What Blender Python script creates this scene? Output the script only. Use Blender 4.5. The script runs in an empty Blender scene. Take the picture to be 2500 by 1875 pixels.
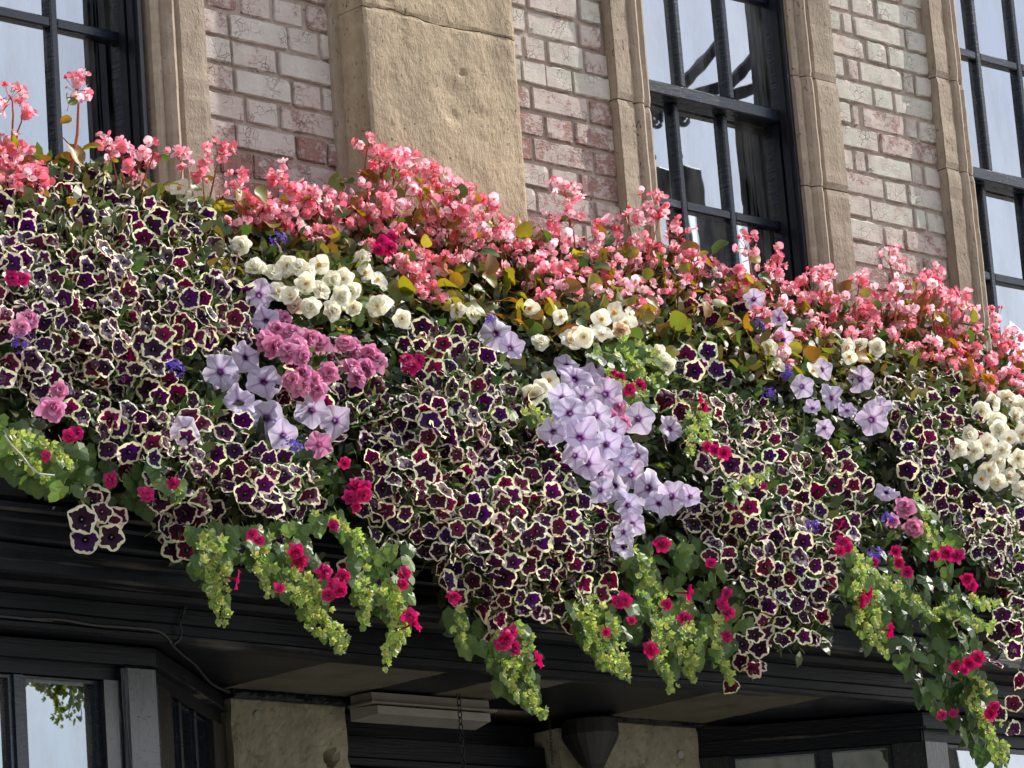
import bpy, math, random
import numpy as np
from mathutils import Vector, Matrix, noise

random.seed(7); rng = np.random.default_rng(11)
S = bpy.context.scene
COL = S.collection

# ------------------------------------------------------------------ camera
FPX = 9505.0                                   # focal length in pixels of a 2500 px wide frame
_y, _p, _r = map(math.radians, (44.672, 13.738, -4.442))
CD = Vector((math.sin(_y)*math.cos(_p), math.cos(_y)*math.cos(_p), math.sin(_p)))
_r0 = Vector((math.cos(_y), -math.sin(_y), 0)); _u0 = _r0.cross(CD)
CR = _r0*math.cos(_r) + _u0*math.sin(_r); CU = _u0*math.cos(_r) - _r0*math.sin(_r)
CAM = Vector((-7.71716, -7.80602, 1.6))
cd = bpy.data.cameras.new('camera'); cam = bpy.data.objects.new('camera', cd); COL.objects.link(cam)
cd.sensor_width = 36.0; cd.lens = 36.0*FPX/2500.0; cd.clip_end = 2000; cd.clip_start = 0.1
cam.matrix_world = Matrix(((CR.x, CU.x, -CD.x, CAM.x), (CR.y, CU.y, -CD.y, CAM.y), (CR.z, CU.z, -CD.z, CAM.z), (0, 0, 0, 1)))
S.camera = cam

# ------------------------------------------------------------------ light
SUN_EL, SUN_AZ = math.radians(40), math.radians(76)          # azimuth off the facade's outward normal, towards +x
SUN = Vector((math.sin(SUN_AZ)*math.cos(SUN_EL), -math.cos(SUN_AZ)*math.cos(SUN_EL), math.sin(SUN_EL)))
W = bpy.data.worlds.new('World'); S.world = W; W.use_nodes = True
nt = W.node_tree; nt.nodes.clear()
wo = nt.nodes.new('ShaderNodeOutputWorld'); wb = nt.nodes.new('ShaderNodeBackground')
sk = nt.nodes.new('ShaderNodeTexSky'); sk.sky_type = 'NISHITA'; sk.sun_disc = False
sk.sun_elevation = SUN_EL; sk.sun_rotation = math.atan2(SUN.x, SUN.y)
sk.air_density = 1.0; sk.dust_density = 1.5; sk.ozone_density = 1.0
# broken white cloud over the whole sky
tc = nt.nodes.new('ShaderNodeTexCoord'); nz = nt.nodes.new('ShaderNodeTexNoise'); nz.inputs['Scale'].default_value = 2.6
nz.inputs['Detail'].default_value = 7; nz.inputs['Roughness'].default_value = 0.55
rp = nt.nodes.new('ShaderNodeValToRGB'); rp.color_ramp.elements[0].position = 0.42; rp.color_ramp.elements[1].position = 0.66
mx = nt.nodes.new('ShaderNodeMixRGB'); mx.inputs[2].default_value = (10.5, 10.6, 10.9, 1)
nt.links.new(tc.outputs['Generated'], nz.inputs['Vector']); nt.links.new(nz.outputs['Fac'], rp.inputs['Fac'])
nt.links.new(rp.outputs['Color'], mx.inputs[0]); nt.links.new(sk.outputs['Color'], mx.inputs[1])
nt.links.new(mx.outputs['Color'], wb.inputs['Color']); wb.inputs['Strength'].default_value = 0.125
nt.links.new(wb.outputs[0], wo.inputs['Surface'])
sl = bpy.data.lights.new('sun', 'SUN'); sl.energy = 4.2; sl.angle = math.radians(0.5); sl.color = (1.0, 0.95, 0.87)
so = bpy.data.objects.new('sun', sl); COL.objects.link(so); so.location = (6, -4, 9)
so.rotation_euler = (-SUN).to_track_quat('-Z', 'Y').to_euler()
S.view_settings.view_transform = 'Standard'; S.view_settings.look = 'None'
S.view_settings.exposure = 0.62; S.view_settings.gamma = 1.0; S.view_settings.use_curve_mapping = False
S.cycles.max_bounces = 6; S.cycles.transparent_max_bounces = 4; S.cycles.caustics_reflective = False; S.cycles.caustics_refractive = False

# ------------------------------------------------------------------ surveying: a sight line of the photograph met with a plane y = Y
def sight(px, py, Y):
    v = CR*((px-1250)/FPX) - CU*((py-937.5)/FPX) + CD
    return CAM + v*((Y-CAM.y)/v.y)
K = 2500/2212
def at(u, v, Y=0.0): return sight(u*K, v*K, Y)

# ------------------------------------------------------------------ materials
MATS = {}
class NB:
    def __init__(s, name):
        s.m = bpy.data.materials.new(name); s.m.use_nodes = True; s.t = s.m.node_tree; s.t.nodes.clear()
        s.o = s.t.nodes.new('ShaderNodeOutputMaterial'); MATS[name] = s.m
    def n(s, typ, ins=None, **kw):
        nd = s.t.nodes.new('ShaderNode'+typ)
        for k, v in kw.items(): setattr(nd, k, v)
        for k, v in (ins or {}).items():
            if hasattr(v, 'is_output') or isinstance(v, bpy.types.NodeSocket): s.t.links.new(v, nd.inputs[k])
            else: nd.inputs[k].default_value = v
        return nd
    def noise(s, vec, scale, detail=4, rough=.55, dist=0): return s.n('TexNoise', {'Vector': vec, 'Scale': scale, 'Detail': detail, 'Roughness': rough, 'Distortion': dist}).outputs['Fac']
    def ramp(s, fac, a, b, ca=(0, 0, 0, 1), cb=(1, 1, 1, 1)):
        r = s.n('ValToRGB', {'Fac': fac}); e = r.color_ramp.elements
        e[0].position = a; e[1].position = b; e[0].color = ca; e[1].color = cb; return r.outputs['Color']
    def mix(s, f, a, b, mode='MIX'):
        d = s.n('MixRGB', blend_type=mode)
        for k, v in ((0, f), (1, a), (2, b)):
            if isinstance(v, bpy.types.NodeSocket): s.t.links.new(v, d.inputs[k])
            else: d.inputs[k].default_value = v if k else v
        return d.outputs[0]
    def math(s, op, a, b=0.5):
        d = s.n('Math', operation=op)
        for k, v in ((0, a), (1, b)):
            if isinstance(v, bpy.types.NodeSocket): s.t.links.new(v, d.inputs[k])
            else: d.inputs[k].default_value = v
        return d.outputs[0]
    def coord(s, scale=(1, 1, 1), rot=(0, 0, 0)):
        g = s.n('NewGeometry').outputs['Position']
        return s.n('Mapping', {'Vector': g, 'Scale': scale, 'Rotation': rot}).outputs[0]
    def bump(s, h, strength=.5, dist=.01, normal=None):
        ins = {'Height': h, 'Strength': strength, 'Distance': dist}
        if normal: ins['Normal'] = normal
        return s.n('Bump', ins).outputs[0]
    def bsdf(s, col, rough=.6, normal=None, spec=.5, **extra):
        ins = {'Base Color': col, 'Roughness': rough, 'Specular IOR Level': spec}
        if normal: ins['Normal'] = normal
        b = s.n('BsdfPrincipled', ins)
        for k, v in extra.items(): b.inputs[k.replace('_', ' ')].default_value = v
        return b
    def out(s, sh): s.t.links.new(sh.outputs[0], s.o.inputs['Surface']); return s.m
def c4(*c): return (c[0], c[1], c[2], 1.0)

def mat_tissue(name, trans, rough, spec, vary):
    b = NB(name); at_ = b.n('Attribute', attribute_name='Col').outputs['Color']
    oi = b.n('ObjectInfo').outputs['Random']; isl = b.n('NewGeometry').outputs['Random Per Island']
    rv = b.math('ADD', b.math('MULTIPLY', oi, vary), b.math('MULTIPLY', isl, vary))
    val = b.math('ADD', rv, 1.0-vary)
    fine = b.noise(b.coord(), 260, 2)
    val = b.math('MULTIPLY', val, b.math('ADD', b.math('MULTIPLY', fine, .3), .85))
    col = b.n('HueSaturation', {'Color': at_, 'Value': val}).outputs[0]
    bu = b.bump(b.noise(b.coord(), 420, 2), .25, .002)
    d = b.bsdf(col, rough, bu, spec)
    tcol = b.n('HueSaturation', {'Color': col, 'Saturation': 1.12, 'Value': 1.35}).outputs[0]
    tr = b.n('BsdfTranslucent', {'Color': tcol})
    mxs = b.n('MixShader', {0: trans, 1: d.outputs[0], 2: tr.outputs[0]})
    return b.out(mxs)
mat_tissue('petal_tissue', .36, .6, .25, .12)
mat_tissue('thin_petal_tissue', .5, .55, .25, .14)
mat_tissue('leaf_tissue', .40, .42, .4, .28)
mat_tissue('stem_tissue', .2, .5, .3, .12)

def mat_paint(name, base, worn, amount, rough=.35, streak=(3, 3, 40), spec=.5):
    b = NB(name); c = b.coord(streak); n1 = b.noise(c, 1.6, 6, .62); n2 = b.noise(b.coord(), 3, 3)
    w = b.ramp(b.math('ADD', b.math('MULTIPLY', n1, .7), b.math('MULTIPLY', n2, .3)), amount, amount+.09)
    fleck = b.ramp(b.noise(b.coord((2, 2, 12)), 30, 5, .7), .63, .70)
    f = b.n('MixRGB', {0: .6, 1: w, 2: fleck}, blend_type='LIGHTEN').outputs[0]
    tone = b.mix(b.ramp(n2, .3, .7), c4(*base), c4(*(x*1.7+.001 for x in base)))
    col = b.mix(f, tone, c4(*worn))
    ro = b.math('ADD', b.math('MULTIPLY', f, .4), b.math('ADD', b.math('MULTIPLY', n1, .18), rough-.08))
    h = b.math('ADD', b.math('MULTIPLY', b.noise(b.coord(streak), 6, 5), .8), b.math('MULTIPLY', f, -.4))
    return b.out(b.bsdf(col, ro, b.bump(h, .5, .004), spec))
mat_paint('black_paint', (.0016, .0028, .0056), (.017, .020, .025), .605, .40, (1.2, 6, 30), .24)
mat_paint('weathered_timber', (.003, .004, .007), (.085, .081, .074), .545, .5, (1.0, 6, 30), .24)
mat_paint('post_paint', (.004, .005, .008), (.03, .03, .034), .66, .24, (30, 30, 2.0), .8)
mat_paint('sash_paint', (.008, .0125, .021), (.13, .12, .10), .645, .26, (4, 4, 18))
mat_paint('frame_paint', (.004, .005, .009), (.03, .03, .032), .64, .38, (24, 24, 2))

def mat_stone(name, base, dark, light, bumpk=.8, lichen=None, cracks=True):
    b = NB(name); c = b.coord()
    n1 = b.noise(c, 3.2, 6, .6); n2 = b.noise(c, 22, 5, .65)
    st = b.noise(b.coord((130, 130, 52), (0, math.radians(38), 0)), 1.0, 4, .6, .6)
    col = b.mix(b.ramp(n1, .32, .70), c4(*dark), c4(*base))
    col = b.mix(b.ramp(n2, .45, .75, c4(0, 0, 0), c4(.7, .7, .7)), col, c4(*light))
    h = b.math('ADD', b.math('MULTIPLY', st, .55), b.math('MULTIPLY', n2, .8))
    if cracks:
        cr = b.ramp(b.noise(b.coord((85, 85, 30), (0, math.radians(40), 0)), 1.0, 5, .62, 1.2), .625, .675)
        cr2 = b.ramp(b.noise(c, 5, 3), .42, .6)
        cf = b.mix(1.0, cr, cr2, 'MULTIPLY')
        col = b.mix(cf, col, c4(*(x*.38 for x in dark))); h = b.math('SUBTRACT', h, b.math('MULTIPLY', cf, .9))
    stain = b.ramp(b.noise(b.coord((4.5, 4.5, .8)), 1.6, 6, .65), .48, .70)
    col = b.mix(b.math('MULTIPLY', stain, .7), col, c4(*(x*.6 for x in dark)))
    if lichen:
        lf = b.ramp(b.noise(c, 9, 6, .75, .4), .55, .64); col = b.mix(lf, col, c4(*lichen))
    pit = b.ramp(b.noise(c, 80, 4, .65), .655, .72); col = b.mix(pit, col, c4(*(x*.35 for x in dark)))
    h = b.math('SUBTRACT', h, b.math('MULTIPLY', pit, .6))
    return b.out(b.bsdf(col, .9, b.bump(h, bumpk, .006), .2))
mat_stone('buff_stone', (.48, .375, .25), (.36, .285, .20), (.53, .43, .305), 1.0)
mat_stone('jamb_stone', (.385, .31, .235), (.29, .23, .18), (.43, .36, .28), .9)
mat_stone('lower_stone', (.31, .295, .215), (.22, .21, .155), (.38, .355, .28), .9, (.13, .135, .085), False)
mat_stone('mortar', (.41, .335, .285), (.32, .25, .22), (.46, .39, .335), .9, None, False)
mat_stone('soffit_board', (.115, .11, .082), (.085, .08, .06), (.13, .122, .095), .4, None, False)
mat_stone('paving', (.30, .28, .25), (.24, .225, .2), (.34, .32, .29), .4, None, False)

def mat_brick():
    b = NB('painted_brick'); c = b.coord()
    at_ = b.n('Attribute', attribute_name='Col').outputs['Color']          # red = how much paint is left, green = tint
    sep = b.n('SeparateColor', {'Color': at_})
    oi = b.n('ObjectInfo').outputs['Random']
    n1 = b.noise(c, 26, 6, .7, .5); n2 = b.noise(c, 7, 4, .6); n3 = b.noise(b.coord((1, 1, 2.2)), 60, 5, .7)
    keep = b.math('ADD', sep.outputs[0], b.math('MULTIPLY', b.math('SUBTRACT', oi, .5), .14))
    flake = b.math('ADD', b.math('MULTIPLY', n1, .42), b.math('ADD', b.math('MULTIPLY', n2, .25), b.math('MULTIPLY', n3, .33)))
    lost = b.n('MapRange', {0: b.math('SUBTRACT', flake, keep), 1: -.02, 2: .05, 3: 0.0, 4: 1.0}).outputs[0]
    vor = b.n('TexVoronoi', {'Vector': b.coord((1, 1, .8)), 'Scale': 62}, feature='DISTANCE_TO_EDGE').outputs['Distance']
    vor2 = b.n('TexVoronoi', {'Vector': b.mix(.06, b.coord(), b.n('TexNoise', {'Vector': c, 'Scale': 14}).outputs['Color']), 'Scale': 46}, feature='DISTANCE_TO_EDGE').outputs['Distance']
    ck = b.math('MULTIPLY', b.ramp(vor2, .0, .045, c4(1, 1, 1), c4(0, 0, 0)), b.ramp(b.noise(c, 11, 3), .48, .62))
    paint = b.mix(b.ramp(n2, .3, .7), c4(.46, .40, .375), c4(.575, .54, .50))
    paint = b.mix(b.math('MULTIPLY', sep.outputs[1], b.ramp(b.noise(c, 9, 3), .35, .65)), paint, c4(.47, .50, .40))
    pinkish = b.mix(b.ramp(n3, .35, .7), c4(.40, .27, .25), c4(.52, .43, .40))
    body = b.mix(b.ramp(n1, .3, .7), c4(.20, .085, .075), c4(.36, .20, .17))
    thin = b.n('MapRange', {0: b.math('SUBTRACT', flake, keep), 1: -.15, 2: .0, 3: 0.0, 4: .85}).outputs[0]
    col = b.mix(thin, paint, pinkish); col = b.mix(lost, col, body)
    col = b.mix(b.math('MULTIPLY', ck, .62), col, c4(.10, .075, .06))
    h = b.math('SUBTRACT', b.math('MULTIPLY', n3, .5), b.math('ADD', b.math('MULTIPLY', lost, .8), b.math('MULTIPLY', ck, .9)))
    b.out(b.bsdf(col, .85, b.bump(h, .8, .004), .25))
mat_brick()

def mat_glass():
    b = NB('window_glass')
    wob = b.bump(b.noise(b.coord(), 4, 2), .03, .01)
    gl = b.n('BsdfGlossy', {'Color': c4(.70, .735, .79), 'Roughness': .015, 'Normal': wob})
    tp = b.n('BsdfTransparent', {'Color': c4(.62, .64, .64)})
    fr = b.n('Fresnel', {'IOR': 1.55, 'Normal': wob}).outputs[0]
    f = b.n('MapRange', {0: fr, 1: .03, 2: .5, 3: .50, 4: .97}).outputs[0]
    g1 = b.n('MixShader', {0: f, 1: tp.outputs[0], 2: gl.outputs[0]})
    dust = b.math('MULTIPLY', b.ramp(b.noise(b.coord((7, 7, 2.2)), 1.4, 6, .65), .42, .75), .30)
    df = b.n('BsdfDiffuse', {'Color': c4(.42, .42, .41)})
    b.out(b.n('MixShader', {0: dust, 1: g1.outputs[0], 2: df.outputs[0]}))
mat_glass()
def simple(name, col, rough=.6, spec=.4, nscale=20, var=.25, bump=.2):
    b = NB(name); n = b.noise(b.coord(), nscale, 4)
    cc = b.mix(b.ramp(n, .3, .7), c4(*(x*(1-var) for x in col)), c4(*(x*(1+var) for x in col)))
    return b.out(b.bsdf(cc, rough, b.bump(n, bump, .003), spec))
simple('net_curtain', (.34, .35, .35), .9, .1, 8, .06)
simple('room_dark', (.012, .011, .010), .9, .1)
simple('wall_render', (.25, .2, .17), .9, .1)
simple('lamp_grey', (.20, .19, .165), .45, .4, 15, .15)
simple('lamp_lens', (.25, .245, .22), .25, .5, 15, .12)
simple('iron', (.012, .012, .013), .5, .4, 40, .3)
simple('cable_black', (.012, .012, .014), .4, .5, 40, .3)
simple('trough_black', (.012, .013, .014), .55, .3)
simple('soil', (.02, .014, .009), .95, .1, 40, .4, .8)
simple('dry_stem', (.55, .55, .48), .7, .2)

# ------------------------------------------------------------------ mesh and object helpers
class MB:
    def __init__(s): s.v = []; s.f = []; s.mi = []; s.c = []
    def add(s, verts, faces, col=(1, 1, 1), mi=0):
        o = len(s.v); s.v.extend(verts); s.f.extend([tuple(i+o for i in f) for f in faces]); s.mi.extend([mi]*len(faces))
        if col and isinstance(col[0], (int, float)): s.c.extend([col]*len(verts))
        else: s.c.extend(col)
    def box(s, a, b, col=(1, 1, 1), mi=0):
        (x0, y0, z0), (x1, y1, z1) = a, b
        s.add([(x0, y0, z0), (x1, y0, z0), (x1, y1, z0), (x0, y1, z0), (x0, y0, z1), (x1, y0, z1), (x1, y1, z1), (x0, y1, z1)],
              [(0, 3, 2, 1), (4, 5, 6, 7), (0, 1, 5, 4), (1, 2, 6, 5), (2, 3, 7, 6), (3, 0, 4, 7)], col, mi)
    def tube(s, pts, rad, n=6, col=(1, 1, 1), mi=0, closed=False):
        pts = [Vector(p) for p in pts]; m = len(pts); vs = []; fs = []
        for i, p in enumerate(pts):
            a = pts[i-1] if (i or closed) else p; bb = pts[(i+1) % m] if (i < m-1 or closed) else p
            d = (bb-a).normalized(); up = Vector((0, 0, 1)) if abs(d.z) < .9 else Vector((1, 0, 0))
            x = d.cross(up).normalized(); y = d.cross(x); r = rad[i] if isinstance(rad, (list, tuple)) else rad
            for k in range(n):
                t = 2*math.pi*k/n; vs.append(tuple(p + x*(r*math.cos(t)) + y*(r*math.sin(t))))
        for i in range(m if closed else m-1):
            for k in range(n):
                j = (i+1) % m; fs.append((i*n+k, i*n+(k+1) % n, j*n+(k+1) % n, j*n+k))
        if not closed: fs += [tuple(range(n-1, -1, -1)), tuple((m-1)*n+k for k in range(n))]
        s.add(vs, fs, col, mi)
    def lathe(s, prof, n=24, c=(0, 0, 0), col=(1, 1, 1), mi=0):
        vs = []; fs = []
        for r, z in prof:
            for k in range(n): t = 2*math.pi*k/n; vs.append((c[0]+r*math.cos(t), c[1]+r*math.sin(t), c[2]+z))
        for i in range(len(prof)-1):
            for k in range(n): fs.append((i*n+k, i*n+(k+1) % n, (i+1)*n+(k+1) % n, (i+1)*n+k))
        s.add(vs, fs, col, mi)
    def mesh(s, name, smooth=False):
        me = bpy.data.meshes.new(name); me.from_pydata([tuple(v) for v in s.v], [], s.f)
        if s.mi and max(s.mi): me.polygons.foreach_set('material_index', s.mi)
        at_ = me.attributes.new('Col', 'FLOAT_COLOR', 'POINT')
        arr = np.ones((len(s.v), 4), np.float32); arr[:, :3] = np.array(s.c, np.float32)[:, :3]; at_.data.foreach_set('color', arr.ravel())
        if smooth: me.polygons.foreach_set('use_smooth', [True]*len(me.polygons))
        me.update(); return me
def mats(me, *names):
    for n in names: me.materials.append(MATS[n])
    return me
ROOT = {}
def empty(name, loc, label, cat, group=None):
    o = bpy.data.objects.new(name, None); COL.objects.link(o); o.location = loc; o.empty_display_size = .05
    o['label'] = label; o['category'] = cat
    if group: o['group'] = group
    ROOT[o.name] = Vector(loc); return o
def origin(o):
    v = Vector((0, 0, 0))
    while o is not None: v = v + o.location; o = o.parent
    return v
def part(name, me, parent, label=None, kind=None, loc=None, rot=None, scale=1.0):
    """links mesh `me` (built in world coordinates unless a loc is given) as a child"""
    o = bpy.data.objects.new(name, me); COL.objects.link(o); o.parent = parent
    base = origin(parent)
    p = Vector(loc) if loc is not None else Vector((0, 0, 0))
    if rot is not None: m = rot.to_4x4(); m = m @ Matrix.Scale(scale, 4); m.translation = p-base; o.matrix_local = m
    else: o.location = p-base; o.scale = (scale,)*3
    if label: o['label'] = label
    if kind: o['kind'] = kind
    return o
def solid(name, me, label=None, cat=None, kind=None, group=None):
    o = bpy.data.objects.new(name, me); COL.objects.link(o)
    for k, v in (('label', label), ('category', cat), ('kind', kind), ('group', group)):
        if v: o[k] = v
    return o
def bx(name, a, b, mat, parent, label=None, kind=None, bevel=0):
    m = MB(); a, b = [list(map(float, q)) for q in (a, b)]
    a, b = [min(x, y) for x, y in zip(a, b)], [max(x, y) for x, y in zip(a, b)]
    if bevel:   # chamfered box
        e = bevel; vs = []; idx = {}
        import itertools
        bmv = []
        for sx, sy, sz in itertools.product((0, 1), repeat=3):
            c = [(a[0], b[0])[sx], (a[1], b[1])[sy], (a[2], b[2])[sz]]; d = [e if q == 0 else -e for q in (sx, sy, sz)]
            for ax in range(3):
                p = [c[i]+(0 if i == ax else d[i]) for i in range(3)]; idx[(sx, sy, sz, ax)] = len(vs); vs.append(tuple(p))
        fs = []
        for ax in range(3):
            o1, o2 = [(1, 2), (0, 2), (0, 1)][ax]
            for s0 in (0, 1):
                q = []
                for p1, p2 in ((0, 0), (1, 0), (1, 1), (0, 1)):
                    t = [0, 0, 0]; t[ax] = s0; t[o1] = p1; t[o2] = p2; q.append(idx[(*t, ax)])
                fs.append(tuple(q))
            for p1 in (0, 1):
                for p2 in (0, 1):
                    t0 = [0, 0, 0]; t0[o1] = p1; t0[o2] = p2; t1 = list(t0); t0[ax] = 0; t1[ax] = 1
                    fs.append((idx[(*t0, o1)], idx[(*t1, o1)], idx[(*t1, o2)], idx[(*t0, o2)]))
        for sx, sy, sz in itertools.product((0, 1), repeat=3): fs.append(tuple(idx[(sx, sy, sz, k)] for k in range(3)))
        m.add(vs, fs)
        me = m.mesh(name); 
        import bmesh
        bm = bmesh.new(); bm.from_mesh(me); bmesh.ops.recalc_face_normals(bm, faces=bm.faces); bm.to_mesh(me); bm.free()
    else: m.box(a, b); me = m.mesh(name)
    mats(me, mat); return part(name, me, parent, label, kind)

# ------------------------------------------------------------------ ground
gm = MB(); gm.add([(-400, -400, 0), (400, -400, 0), (400, 400, 0), (-400, 400, 0)], [(0, 1, 2, 3)])
solid('pavement', mats(gm.mesh('pavement'), 'paving'), kind='structure')

# ------------------------------------------------------------------ the pub
PUB = empty('pub_building', (0.3, 0, 0), 'old pub front of white-flaked brick and buff stone above a black timber shopfront', 'building')
def rough_block(name, x0, x1, z0, z1, yf, yb, mat, parent, step=.012, amp=.003, edge=.006, fn=None, label=None, top=None, bottom=None):
    """stone block with a worn front face; the four sides run back to yb"""
    nx = max(3, int((x1-x0)/step)); nz_ = max(3, int((z1-z0)/step)); m = MB(); vs = []; fs = []
    for j in range(nz_+1):
        for i in range(nx+1):
            x = x0+(x1-x0)*i/nx; z = z0+(z1-z0)*j/nz_
            if j == nz_ and top: z += top(x)
            if j == 0 and bottom: z += bottom(x)
            p = Vector((x, 0, z))
            d = amp*(noise.fractal(p*9, 1, 2, 4)) + amp*.5*noise.noise(Vector((x*70+z*40, 3, z*35-x*20)))
            e = min(i, nx-i, j, nz_-j)
            if e == 0: d += edge*(.6+.8*abs(noise.noise(p*24)))
            elif e == 1: d += edge*.25*(.5+noise.noise(p*20))
            if fn: d += fn(x, z)
            ex = edge*.7*noise.noise(p*15) if (i in (0, nx)) else 0
            vs.append((x+ex, yf+d, z))
    row = nx+1
    for j in range(nz_):
        for i in range(nx): fs.append((j*row+i, j*row+i+1, (j+1)*row+i+1, (j+1)*row+i))
    per = [i for i in range(row)] + [j*row+nx for j in range(1, nz_+1)] + [nz_*row+i for i in range(nx-1, -1, -1)] + [j*row for j in range(nz_-1, 0, -1)]
    o = len(vs)
    for k in per: vs.append((vs[k][0], yb, vs[k][2]))
    for k in range(len(per)):
        k2 = (k+1) % len(per); fs.append((per[k], o+k, o+k2, per[k2]))
    m.add(vs, fs); me = mats(m.mesh(name), mat); return part(name, me, parent, label)

# -- wall cores (behind bricks and stones)
core = MB()
for (x0, x1, z0, z1) in ((-1.22, .60, 4.55, 8.2), (1.44, 2.10, 4.55, 8.2), (-7, -2.08, 4.55, 8.2), (2.95, 9, 4.55, 8.2), (-2.08, -1.22, 6.6, 8.2), (.60, 1.44, 6.6, 8.2), (2.10, 2.95, 6.6, 8.2)):
    core.box((x0, .10, z0), (x1, .40, z1))
core.box((-7, .10, 3.36), (9, .40, 4.55)); core.box((-7, .62, 0), (9, .9, 3.36))
part('wall_core', mats(core.mesh('wall_core'), 'wall_render'), PUB)
bx('roof', (-7, -.1, 8.2), (9, 6, 8.5), 'wall_render', PUB)
rm = MB(); rm.box((-7, 3.2, 0), (9, 3.3, 8.2)); rm.box((-7, .4, 3.38), (9, 3.2, 3.42)); rm.box((-7, .95, 0), (9, 1.0, 3.3))
part('room_wall', mats(rm.mesh('room_wall'), 'room_dark'), PUB)

# -- brick panels
def brick_mesh(x0, x1, z0, z1, keep, tint, yb=.05):
    m = MB(); L = x1-x0; nx = max(6, int(L/.014)); nz_ = 6; vs = []; fs = []; seed = random.random()*50
    proud = random.uniform(-.003, .004); tilt = random.uniform(-.004, .004); chip = random.choice([(0, 0), (nx, 0), (0, nz_), (nx, nz_), None, None])
    rr = .0055; ee = .0045; Hh = z1-z0
    for j in range(nz_+1):
        for i in range(nx+1):
            fx = 0 if i == 0 else 1 if i == nx else ee/L+(1-2*ee/L)*(i-1)/(nx-2); fz = 0 if j == 0 else 1 if j == nz_ else ee/Hh+(1-2*ee/Hh)*(j-1)/(nz_-2); x = x0+L*fx; z = z0+(z1-z0)*fz
            n_ = noise.fractal(Vector((x*16, seed, z*16)), 1, 2, 3)
            y = -proud + tilt*(fx-.5) + .0022*n_
            ex = (i in (0, nx)); ez = (j in (0, nz_))
            if ex or ez:
                y += rr*.75 + .004*abs(n_)
                if ex: x += (1 if i == 0 else -1)*(.002+.005*noise.noise(Vector((seed, z*40, 1))))
                if ez: z += (1 if j == 0 else -1)*(.0015+.0055*noise.noise(Vector((x*30, seed, 2))))
                if ex and ez: x += (1 if i == 0 else -1)*.003; z += (1 if j == 0 else -1)*.003; y += .002
            if chip and abs(i-chip[0]) <= 1 and abs(j-chip[1]) <= 1: y += .006
            vs.append((x, y, z))
    row = nx+1
    for j in range(nz_):
        for i in range(nx): fs.append((j*row+i, j*row+i+1, (j+1)*row+i+1, (j+1)*row+i))
    per = [i for i in range(row)] + [j*row+nx for j in range(1, nz_+1)] + [nz_*row+i for i in range(nx-1, -1, -1)] + [j*row for j in range(nz_-1, 0, -1)]
    o = len(vs)
    for k in per: vs.append((vs[k][0], yb, vs[k][2]))
    for k in range(len(per)): k2 = (k+1) % len(per); fs.append((per[k], o+k, o+k2, per[k2]))
    m.add(vs, fs, (keep, tint, 0)); return mats(m.mesh('brick', False), 'painted_brick')
def brick_panel(x0, x1, rows, ztop, course, keepfn, tint, label):
    pm = MB(); nx, nz_ = 30, 60; zb, zt = 4.5, ztop+course*7; vs = []; fs = []
    for j in range(nz_+1):
        for i in range(nx+1):
            x = x0+(x1-x0)*i/nx; z = zb+(zt-zb)*j/nz_; vs.append((x, .008+.003*noise.fractal(Vector((x*20, 7, z*20)), 1, 2, 3), z))
    for j in range(nz_):
        for i in range(nx): k = j*(nx+1)+i; fs.append((k, k+1, k+nx+2, k+nx+1))
    pm.add(vs, fs); panel = part('brick_wall', mats(pm.mesh('mortar_bed'), 'mortar'), PUB, label)
    for r in range(-6, 30):                       # row 0 hangs below ztop
        z1 = ztop-course*r; z0 = z1-course
        if z0 < 4.52: break
        if 0 <= r < len(rows): cuts = rows[r]
        else:
            cuts = []; f = random.uniform(-.3, 0.0)
            while f < 1:
                l = random.choice([.20, .42, .42, .24]); cuts.append((max(f, 0), min(f+l-.025, 1))); f += l
            cuts = [c for c in cuts if c[1]-c[0] > .06]
        for a, b in cuts:
            xa, xb = x0+(x1-x0)*a, x0+(x1-x0)*b; j = random.uniform(-.002, .002)
            part('brick', brick_mesh(xa, xb, z0+.0045+j, z1-.004+j, keepfn(.5*(z0+z1), .5*(xa+xb)), tint), panel)
def fr(lo, hi, *segs): return [((a-lo)/(hi-lo), (b-lo)/(hi-lo)) for a, b in segs]
rowsL = [fr(1190, 1998, (1192, 1358), (1368, 1708), (1716, 1898), (1906, 1995)), fr(1195, 2002, (1197, 1372), (1380, 1640), (1652, 2000)), fr(1202, 2015, (1204, 1382), (1396, 1722), (1736, 1900), (1914, 2013)),
         fr(1210, 2030, (1212, 1452), (1466, 1648), (1670, 2028)), fr(1235, 2032, (1237, 1405), (1412, 1750), (1764, 1935), (1944, 2030)), fr(1235, 2040, (1237, 1312), (1320, 1496), (1506, 1684), (1696, 2038)),
         fr(1250, 2045, (1252, 1430), (1442, 1640), (1652, 2043))]
brick_panel(-1.106, -.60, rowsL, 5.241, .0805, lambda z, x: .553+.03*math.sin(9*z)-(.02 if z < 5.0 else -.02 if z > 5.15 else 0), .15, 'painted brick panel, pinkish and badly flaked, left of the stone pier')
rowsM = [fr(1120, 1680, (1120, 1195), (1212, 1320), (1340, 1535), (1550, 1678)), fr(1130, 1690, (1130, 1182), (1190, 1325), (1322, 1470), (1480, 1688)), fr(1145, 1700, (1145, 1240), (1252, 1560), (1576, 1698)),
         fr(1160, 1715, (1163, 1318), (1330, 1482), (1496, 1713)), fr(1178, 1725, (1180, 1262), (1272, 1594), (1606, 1723)), fr(1188, 1735, (1190, 1348), (1364, 1510), (1526, 1733)), fr(1200, 1750, (1202, 1280), (1290, 1598), (1612, 1748)),
         fr(1213, 1760, (1215, 1380), (1392, 1540), (1552, 1758))]
rowsM = [[(.19+.81*a, .19+.81*b) for a, b in r]+[(.0, .165)] for r in rowsM]
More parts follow.
